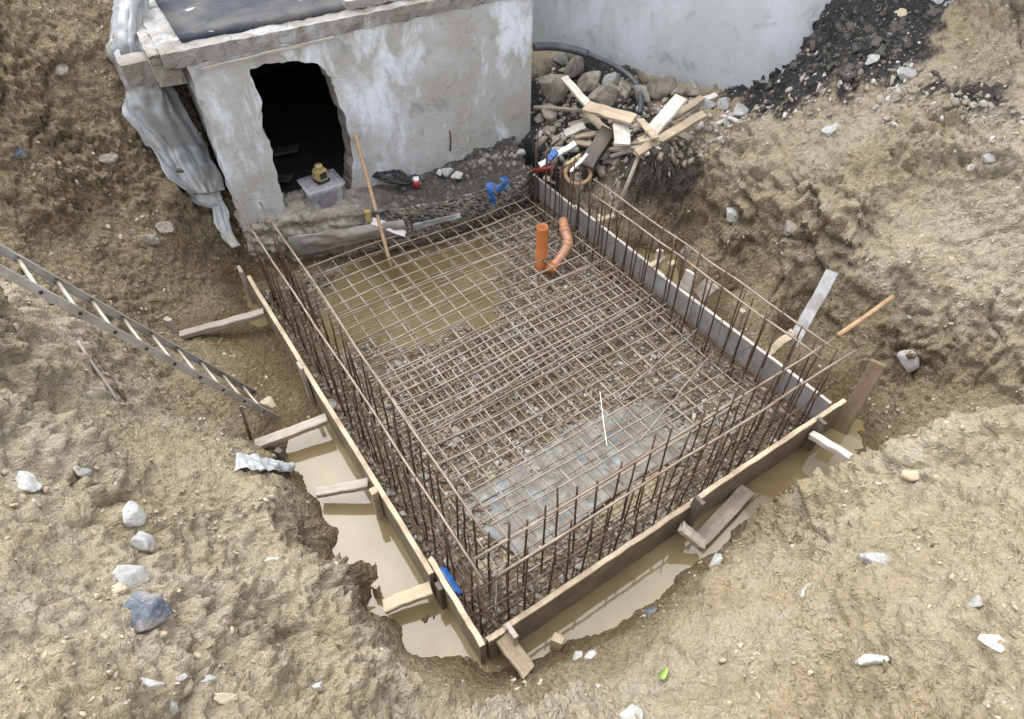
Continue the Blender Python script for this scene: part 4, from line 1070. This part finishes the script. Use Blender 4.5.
for k in range(nr2):
    s = .17+k*.235; c = f_near+ld*s
    tube('rung', [c+lr*(.004), c+lr*(W_L-.004)], .011, M_RUNG, parent=lad, sides=10)
    tube('rivet', [c-lr*.004, c+lr*.001], .011, M_BLACK, parent=rail0, sides=8)

# ------------------------------------------------------------------ things on the ledge
ptop = on_wall(355, 134, -.06); pbot = P(394, 276, .10)
pole = empty('leaning_pole', pbot, 'slim orange-brown wooden pole leaning on the old wall, with a clamp', 'pole'); bpy.context.view_layer.update()
tube('shaft', wobble(pbot, ptop, 6, .004), .017, W_POLE, parent=pole, sides=10)
cm = pbot.lerp(ptop, .46)
tube('clamp', [cm+Vector((-.03, -.03, 0)), cm+Vector((.11, .01, .02))], .018, M_HOSE, parent=pole, sides=8)
o = link('receiver', bm_mesh(box_bm(-.03, .03, -.02, .02, -.06, .06, .006)), M_YEL, pole); o.matrix_world = Matrix.Translation(cm+Vector((-.075, -.03, -.03)))
for (a_, b_, l_) in (((.30, .75, .50), (.62, .50, .56), 'dark plank lying on the floor just inside the broken opening'), ((.35, 1.2, .50), (.85, .95, .60), 'dark broken board farther inside the cellar behind the opening')):
    beam('debris_board', BM @ Vector(a_), BM @ Vector(b_), .12, .03, W_DARK, l_, 'board', jit=.006)
# clear storage box
def boxthing():
    c = FP(326, 203); z = c.z
    yaw = math.atan2(fx.y, fx.x)+.05
    b = empty('storage_box', Vector((c.x, c.y, z)), 'clear plastic storage box standing in the wall opening', 'storage box'); b.rotation_euler = (0, 0, yaw)
    m, nt, pb_ = mat('clear_plastic'); pb_.inputs['Base Color'].default_value = (.70, .70, .74, 1); pb_.inputs['Roughness'].default_value = .25
    pb_.inputs['Alpha'].default_value = .17
    def tray(w0, w1, d0, d1, h, tk):
        bm = bmesh.new()
        def ring(w, d, z): return [bm.verts.new((sx*w/2, sy*d/2, z)) for sx, sy in ((-1, -1), (1, -1), (1, 1), (-1, 1))]
        rs = [ring(w0, d0, 0), ring(w1, d1, h), ring(w1+.03, d1+.03, h), ring(w1+.03, d1+.03, h+.012), ring(w1-.006, d1-.006, h+.012), ring(w0-.006, d0-.006, tk)]
        for a, b2 in zip(rs, rs[1:]):
            for k in range(4): bm.faces.new((a[k], a[(k+1) % 4], b2[(k+1) % 4], b2[k]))
        bm.faces.new(rs[0]); bm.faces.new(rs[-1]); return bm
    link('tub', bm_mesh(tray(.26, .31, .19, .24, .19, .006)), m, b)
    bm = tray(.335, .335, .262, .262, .012, .003); l = link('lid', bm_mesh(bm), m, b); l.location = (0, 0, .206)
    link('label_panel', bm_mesh(box_bm(-.08, .08, -.002, .002, .05, .14)), simple('smoky_plastic', (.22, .20, .22), .3), b).location = (0, -.117, 0)
    for k, (x, y, w, h, mm) in enumerate(((-.06, .02, .09, .09, M_BLACK), (.05, 0, .08, .07, M_HOSE), (.0, -.05, .12, .05, M_BLACK))):
        o = rough_box('tool_contents', (x-w/2, x+w/2, y-.04, y+.04, .01, .01+h), .04, .02, 9, mm, b, k)
    return b, z+.222, yaw, c
bx_, ztop, yaw, bc = boxthing()
las = empty('laser_level', Vector((bc.x+.0, bc.y+.03, ztop)), 'small yellow and black laser level sitting on the storage box', 'laser level'); las.rotation_euler = (0, 0, yaw+.2); las.scale = (1.15, 1.15, 1.25)
link('housing', bm_mesh(box_bm(-.05, .05, -.045, .045, .0, .10, .014)), M_YEL, las)
link('window', bm_mesh(box_bm(-.03, .03, -.051, -.0455, .03, .08, .002)), M_BLACK, las)
link('base', bm_mesh(box_bm(-.056, .056, -.05, .05, -.004, .018, .006)), M_BLACK, las)
tube('cap', [las.location+Vector((0, 0, .098)), las.location+Vector((0, 0, .128))], .032, M_YEL, parent=None)
capo = bpy.data.objects[-1] if False else [o for o in COL.objects if o.name.startswith('cap')][-1]
capo.parent = las; capo.location = (0, 0, .098)
# coil of black cable
cc = FP(394, 186); pts = []
rq2 = random.Random(3)
for k in range(90):
    a = k*.42; rad = .095+.045*math.sin(k*.37)+rq2.uniform(-.012, .012)
    pts.append(cc+Vector((rad*1.35*math.cos(a), rad*.8*math.sin(a), .02+.11*abs(math.sin(k*.21))+rq2.uniform(0, .03))))
tube('cable_coil', smooth_path(pts, 2), .012, M_BLACK, 'tangled coil of black cable on the ledge below the wall', 'cable', None, None, 6)
ca_ = FP(417, 188)
can = empty('spray_can', ca_, 'small red can with a white lid on the ledge', 'can'); bpy.context.view_layer.update()
tube('can_body', [ca_, ca_+Vector((0, 0, .085))], .034, M_RED, parent=can, sides=14)
tube('lid', [ca_+Vector((0, 0, .085)), ca_+Vector((0, 0, .092)), ca_+Vector((0, 0, .11))], [.034, .032, .03], M_WHITEP, parent=can, sides=14)

# ------------------------------------------------------------------ stones
def stone(name, pos, nrm, sx, sy, sz, m, label, seed, rot=0.0, sink=.3, group=None, cat='stone', ang=1.0):
    bm = bmesh.new(); bmesh.ops.create_icosphere(bm, subdivisions=4, radius=1)
    v = np.array([x.co[:] for x in bm.verts])
    h = fbm(v*.9+seed*3.7, 2)*.5*ang+fbm(v*2.6+seed*1.3, 3)*.16
    v = v*(1+h)[:, None]
    # flatten a few facets so the stone looks split
    rs = np.random.default_rng(seed)
    for k in range(11):
        n = rs.normal(size=3); n /= np.linalg.norm(n); lim = rs.uniform(.42, .72); d = v @ n
        v = v-np.outer(np.maximum(d-lim, 0)*.94, n)
    v = v*1.25*(1+fbm(v*5+seed, 3)*.07)[:, None]
    v = v*np.array([sx, sy, sz])/2
    for x, c in zip(bm.verts, v): x.co = c
    me = bm_mesh(bm, False); me.polygons.foreach_set('use_smooth', [True]*len(me.polygons))
    o = link(name, me, m)
    z = Vector(nrm).normalized()*.7+Vector((0, 0, .3)); z.normalize()
    xd = Vector((math.cos(rot), math.sin(rot), 0)); xd = (xd-z*xd.dot(z)).normalized()
    M_ = Matrix((xd, z.cross(xd), z)).transposed().to_4x4(); M_.translation = Vector(pos)+z*sz*(.5-sink)
    o.matrix_world = M_
    return tag(o, label, cat, group)
STONES = [
 (133,573,33,26,ST_WHITE,'rounded white stone just above the dark blue stone',.2),
 (140,611,48,36,ST_BLUE,'dark blue-grey crystalline stone, the largest on the left slope',.1),
 (140,543,24,24,ST_GREY,'cracked grey stone uphill of the rounded white stone',.5),
 (133,511,22,20,ST_WHITE,'angular white stone at the top of the row on the left slope',1.9),
 (117,589,14,12,ST_TAN,'little tan stone between white and dark blue stones',.3),
 (25,484,30,16,ST_WHITE,'flat white chunk at the far left of the slope',2.6),
 (82,471,17,9,ST_WHITE,'small white flake upslope, right of the far left chunk',.3),
 (146,682,13,30,ST_WHITE,'tall narrow white stone below the dark blue stone',1.5),
 (184,688,20,15,ST_TAN,'smooth oval tan pebble at the bottom left',.8),
 (182,676,11,10,ST_WHITE,'small round white pebble above the oval tan pebble',.1),
 (207,679,14,9,ST_WHITE,'small white pebble right of the oval tan pebble',.6),
 (228,697,22,9,ST_TAN,'flat pale pebble at the bottom left, farthest right of its cluster',.1),
 (173,706,15,13,ST_GREY,'grey pebble below the oval tan pebble',.1),
 (224,620,9,9,ST_WHITE,'tiny white pebble alone on the left slope',.1),
 (318,687,12,9,ST_WHITE,'small white pebble on the near slope left of the corner',.1),
 (274,560,14,9,ST_WHITE,'pale flake high on the left bank near the water',.1),
 (160,634,10,8,ST_TAN,'tan pebble directly below the dark blue stone',.4),
 (871,658,32,13,ST_GREEN,'flat grey-green stone on the right near slope',.1),
 (804,592,20,7,ST_WHITE,'thin white stone flake on the right near slope',.5),
 (880,557,15,22,ST_GREY,'grey stone set in a hollow of the right near slope',1.2),
 (977,601,17,12,ST_GREY,'grey pebble near the right edge, upper of the cluster',.4),
 (993,641,19,12,ST_WHITE,'whitish pebble near the right edge, lower of the cluster',2.4),
 (913,473,15,11,ST_TAN,'tan stone near the crest of the right bank',.1),
 (912,361,22,15,ST_WHITE,'pale rounded stone at the foot of the right clay face',.1),
 (733,214,17,14,ST_WHITE,'white stone stuck in the clay above the right panels',.1),
 (829,130,15,11,ST_WHITE,'white angular stone high in the right clay face',.4),
 (906,73,21,13,ST_GREY,'smooth grey stone below the black earth',.1),
 (988,157,12,9,ST_WHITE,'white pebble on the crest of the right clay face',.1),
 (872,58,17,9,ST_WHITE,'white shard at the edge of the black earth',.7),
 (902,13,11,8,ST_TAN,'tan pebble in the black earth at the top right',.2),
 (578,656,12,8,ST_WHITE,'white shard beside the square post stub, nearer to it',.3),
 (592,655,14,8,ST_WHITE,'curved white shard right of the square post stub',.7),
 (628,714,26,14,ST_WHITE,'white stone at the bottom edge of the view',.1),
 (496,668,14,5,ST_WHITE,'white flake in the mud at the nearest corner',.1),
 (716,562,13,14,ST_WHITE,'white stone at the water edge below the short brace',.4),
 (652,610,18,10,ST_BLUE,'dark bluish stone at the edge of the front water',.3),
 (330,405,16,12,ST_GREY,'grey stone in the mud beside the left board',.3),
 (268,402,16,12,ST_TAN,'muddy stone at the ladder foot',.2),
 (165,228,20,14,ST_RUBBLE,'brown stone low in the left clay wall',.2),
 (150,238,15,10,ST_RUBBLE,'brown pebble left of the brown stone in the clay wall',.2),
 (106,158,16,9,ST_RUBBLE,'brown stone halfway up the left clay wall',.2),
 (20,152,16,11,ST_BLUE,'black lump sticking out of the left clay wall',.3),
 (60,70,13,12,ST_RUBBLE,'brownish stone high in the left clay wall',.5),
 (690,250,16,12,ST_RUBBLE,'brown stone in the clay behind the middle right panel',.5),
 (792,226,18,14,ST_RUBBLE,'brown stone in the hollow of the right clay face',.5),
]
for k, (x, y, w, h, m, l, rot) in enumerate(STONES):
    p, n = GN(x, y+h*.15); s = px_m(p)
    stone('stone', p, n, w*s*1.08, h*s*1.25, min(w, h)*s*.8, m, l, k+3, rot, .45)
for k, (x, y, w) in enumerate(((449, 172, 12), (457, 175, 11), (440, 174, 9), (520, 152, 9))):
    p = FP(x, y+2); s = px_m(p)
    stone('stone', p, (0, 0, 1), w*s, w*s*.9, w*s*.7, ST_WHITE, ('white stone on the ledge right of the red can', 'rightmost of three white stones on the ledge', 'leftmost of three white stones on the ledge', 'pale pebble on dark earth at the corner of the old building')[k], 90+k, k, .2)

# ------------------------------------------------------------------ rubble and woodpile behind
RUB = [
 (556,92,30,34,'large grey-brown slab chunk leaning at the building corner'),(572,70,24,20,'dark rubble block under the hose at the left'),(549,112,18,18,'rubble block at the foot of the building corner'),
 (590,84,22,18,'grey rubble lump left in the heap behind planks'),(602,98,26,18,'broad rubble block behind the wide pale plank'),(622,92,22,16,'rubble block under the hose bend'),(640,96,18,20,'rubble lump at the end of the hose'),
 (655,90,26,22,'tall rubble lump against the house wall'),(676,94,18,14,'rubble lump behind the leaning grey plank'),(691,92,16,14,'dark pointed rubble piece by the house wall'),(706,106,16,10,'small rubble piece right of the woodpile'),(722,106,15,10,'pale rubble piece near the clay crest'),(740,114,16,11,'flat pale rubble at the start of the clay crest'),(560,60,14,12,'small rubble piece touching the house wall'),(612,82,15,11,'small rubble piece behind the hose'),(728,122,14,8,'small pale rubble lowest on the clay crest')]
for k, (x, y, w, h, l) in enumerate(RUB):
    p, n = GN(x, y+h*.3); s = px_m(p)
    stone('rubble_block', p, (0, 0, 1), w*s*1.25, w*s*(.55+.35*((k*7) % 5)/4), h*s*1.15, ST_RUBBLE if k < 10 else ST_GREY, l, 140+k, k*.9, .15, None, 'rubble', .9)
def lay(px0, px1, w, t, m, label, h0=.06, h1=.06, name='plank', cat='plank', up=(0, -.35, 1), taper=1.0):
    p0, p1 = G(*px0), G(*px1); p0 = p0+Vector((0, 0, h0)); p1 = p1+Vector((0, 0, h1))
    p0 = p0 if h0 == 0 else P(px0[0], px0[1], p0.z); p1 = P(px1[0], px1[1], p1.z)
    s = px_m((p0+p1)/2)
    return beam(name, p0, p1, w*s, t, m, label, cat, None, up, .006, rough_end=.012, taper=taper)
lay((564,78),(589,106),8,.03,W_WHITE,'narrow whitish plank at the back left of the woodpile',.22,.22)
lay((534,108),(585,111),3.5,.03,W_GREY,'thin stick pointing left from the woodpile to the building corner',.10,.14)
lay((583,113),(611,134),8,.03,W_PALE,'tan plank under the wide pale plank',.10,.09)
lay((586,107),(634,120),14,.035,W_PALE,'wide pale yellow plank across the middle of the woodpile',.24,.24)
lay((621,119),(622,145),16,.025,W_WHITE,'short wide whitish board in the centre of the woodpile',.20,.20)
lay((681,98),(650,134),16,.03,W_WHITE,'wide grey-white plank leaning at the right of the woodpile',.26,.14,up=(-.5,-.3,1))
lay((704,114),(636,154),9,.04,W_PALE,'long pale batten at the right front of the woodpile',.10,.10)
lay((702,99),(672,118),7,.04,W_PALE,'short tan batten behind the leaning grey-white plank',.14,.12)
lay((668,128),(638,142),7,.04,W_EDGE,'brown batten between centre board and long pale batten',.08,.10)
lay((566,134),(584,126),9,.02,W_WHITE,'small whitish board at the left of the woodpile',.08,.10)
lay((575,137),(598,134),6,.03,W_PALE,'short tan batten at the left front of the woodpile',.06,.06)
lay((568,142),(596,146),6,.03,W_EDGE,'brown batten under the left front of the woodpile',.04,.05)
lay((605,150),(640,148),5,.03,W_GREY,'grey batten at the front of the woodpile',.05,.05)
lay((612,156),(632,150),5,.03,W_WHITE,'whitish offcut at the front edge of the woodpile',.04,.05)
lay((640,120),(655,138),8,.02,W_EDGE,'pinkish offcut inside the woodpile',.10,.10)
lay((660,122),(690,140),8,.03,W_GREY,'weathered flat plank end right of the long pale batten',.03,.03)
lay((596,118),(570,127),7,.025,W_GREY,'grey plank lying left of the centre boards',.05,.05)
lay((626,146),(652,140),6,.025,W_EDGE,'short brownish board at the foot of the centre board',.05,.05)
lay((690,104),(716,96),6,.03,W_WHITE,'whitish batten behind the right end of the woodpile',.05,.07)
lay((552,150),(578,150),5,.025,W_GREY,'thin grey lath on dark earth left of the woodpile',.04,.04)
lay((608,132),(586,168),15,.10,W_DARK,'dark old log leaning forward from the woodpile',.14,.10,'log','log')
lay((575,144),(540,166),6,.03,M_WHITEP,'white spirit level lying in front of the woodpile',.10,.12,'spirit_level','spirit level')
lay((556,152),(548,160),7,.032,M_BLUE,'blue plastic scrap lying on the white spirit level',.118,.132,'plastic_scrap','plastic scrap')
lay((552,168),(533,171),5,.03,M_RED,'small red plastic piece at the end of the spirit level',.12,.12,'plastic_scrap','plastic scrap')
lay((580,155),(567,165),3,.02,M_YEL,'yellow tool handle lying inside the brown ring',.14,.16,'tool_handle','handle')
lay((587,155),(571,172),3,.02,M_WHITEP,'white stick with blue end across the brown ring',.17,.20,'stick','stick')
lay((742,110),(718,124),4,.02,W_WHITE,'white stick on the pale rubble by the clay crest',.06,.05,'stick','stick')
lay((722,116),(740,122),4,.02,W_WHITE,'short white stick crossing another on the pale rubble',.06,.05,'stick','stick')
rc = P(578, 174, .60); ring = [rc+Vector((.125*math.cos(a), .085*math.sin(a)*.9-.0, .07*math.sin(a))) for a in np.linspace(0, 2*math.pi, 33)]
o = tube('reel_ring', ring, .021, W_POLE, 'brown ring of coiled band hanging over the rear panel', 'ring', None, None, 8)
hp = [(534,47,1.30),(556,47,1.27),(580,52,1.22),(605,62,1.16),(624,72,1.10),(636,84,1.05),(641,98,1.02),(640,114,.95)]
hpts = smooth_path([front(x, y, z, .03) for x, y, z in hp], 6)
hose = empty('hose', hpts[0], 'black flexible hose curving along the house wall over the rubble', 'hose'); bpy.context.view_layer.update()
tube('hose_line', hpts, .027, M_HOSE, parent=hose, sides=10)
tube('hose_sleeve', [p+Vector((0, -.004, 0)) for p in hpts[0:15]], .042, M_HOSE, parent=hose, sides=12)

# ------------------------------------------------------------------ small things on the left bank and elsewhere
def rod(a, b, r, m, label, ha_=.03, hb_=.03):
    p0, p1 = G(*a)+Vector((0, 0, ha_)), G(*b)+Vector((0, 0, hb_))
    tube('rod', wobble(p0, p1, 4, .004), r, m, label, 'rod')
rod((80,345),(124,410),.010,W_GREY,'pale thin rod stuck in the clay below the ladder')
rod((84,338),(128,404),.009,M_STARTER,'rusty thin rod beside the pale rod below the ladder')
rod((54,308),(90,326),.009,W_DARK,'dark stick in the clay close under the ladder')
g = G(250, 441); tube('rod', [g-Vector((0, 0, .1)), P(241, 408, g.z+.30)], .012, M_STARTER, 'dark upright rod supporting the ladder near its foot', 'rod')
rows = [[G(232+19*k, 460+2.5*k, .035+.02*math.sin(k*1.4)) for k in range(4)], [G(232+19*k, 466+2.2*k, .05) for k in range(4)], [G(236+18*k, 474+.3*k, .02) for k in range(4)]]
Vt, a_, b_ = uv_sheet(rows, (10, 9), .045, 9, 11)
tag(grid_mesh('plastic_scrap', Vt, a_, b_, M_TARPW, None, True, .003), 'crumpled whitish plastic scrap on the bank below the ladder foot', 'plastic scrap')
rows = [[S(.30+.11*k, .015, .29-.01*k) for k in range(3)], [S(.31+.10*k, .05, .24) for k in range(3)], [S(.33+.09*k, .06, .14) for k in range(3)]]
Vt, a_, b_ = uv_sheet(rows, (5, 5), .012, 14, 12)
tag(grid_mesh('plastic_scrap', Vt, a_, b_, M_BLUE, None, True, .003), 'blue plastic scrap tucked inside the short left board', 'plastic scrap')
# leaf
lp, lnrm = GN(667, 678); bm = bmesh.new(); s = px_m(lp)*10
cv = bm.verts.new((0, 0, .006)); rg2 = [bm.verts.new((s*math.cos(a)*1.0, s*.62*math.sin(a)*(1-.25*math.cos(a)),   .003+.004*abs(math.sin(a)))) for a in np.linspace(0, 2*math.pi, 17)[:-1]]
for k in range(16): bm.faces.new((cv, rg2[k], rg2[(k+1) % 16]))
lf = link('leaf', bm_mesh(bm, True), M_LEAF); lf.matrix_world = Matrix.Translation(lp+lnrm*.02) @ lnrm.to_track_quat('Z', 'Y').to_matrix().to_4x4() @ Matrix.Rotation(.9, 4, 'Z')
lf.modifiers.new('shell', 'SOLIDIFY').thickness = .002
tag(lf, 'single light green leaf on the near clay slope', 'leaf')
# hanging roots and fibres under the woodpile bank
bm = bmesh.new(); rq3 = random.Random(12)
for k in range(70):
    x = rq3.gauss(672, 20); y = rq3.gauss(168, 9); p, n = GN(x, y); L = rq3.uniform(.08, .25)
    d = Vector((rq3.uniform(-.6, .6), -.4, -.9)).normalized(); pts = [p+n*.005]
    for j in range(4):
        d = (d+Vector((rq3.uniform(-.5, .5), rq3.uniform(-.4, .2), rq3.uniform(-.5, .2)))).normalized(); pts.append(pts[-1]+d*L/4)
    tube_bm(pts, [.004, .0035, .003, .0025, .001], 4, bm)
tag(link('roots', bm_mesh(bm, True), W_DARK), 'dark fibrous roots hanging from the bank below the woodpile', None, None, 'stuff')
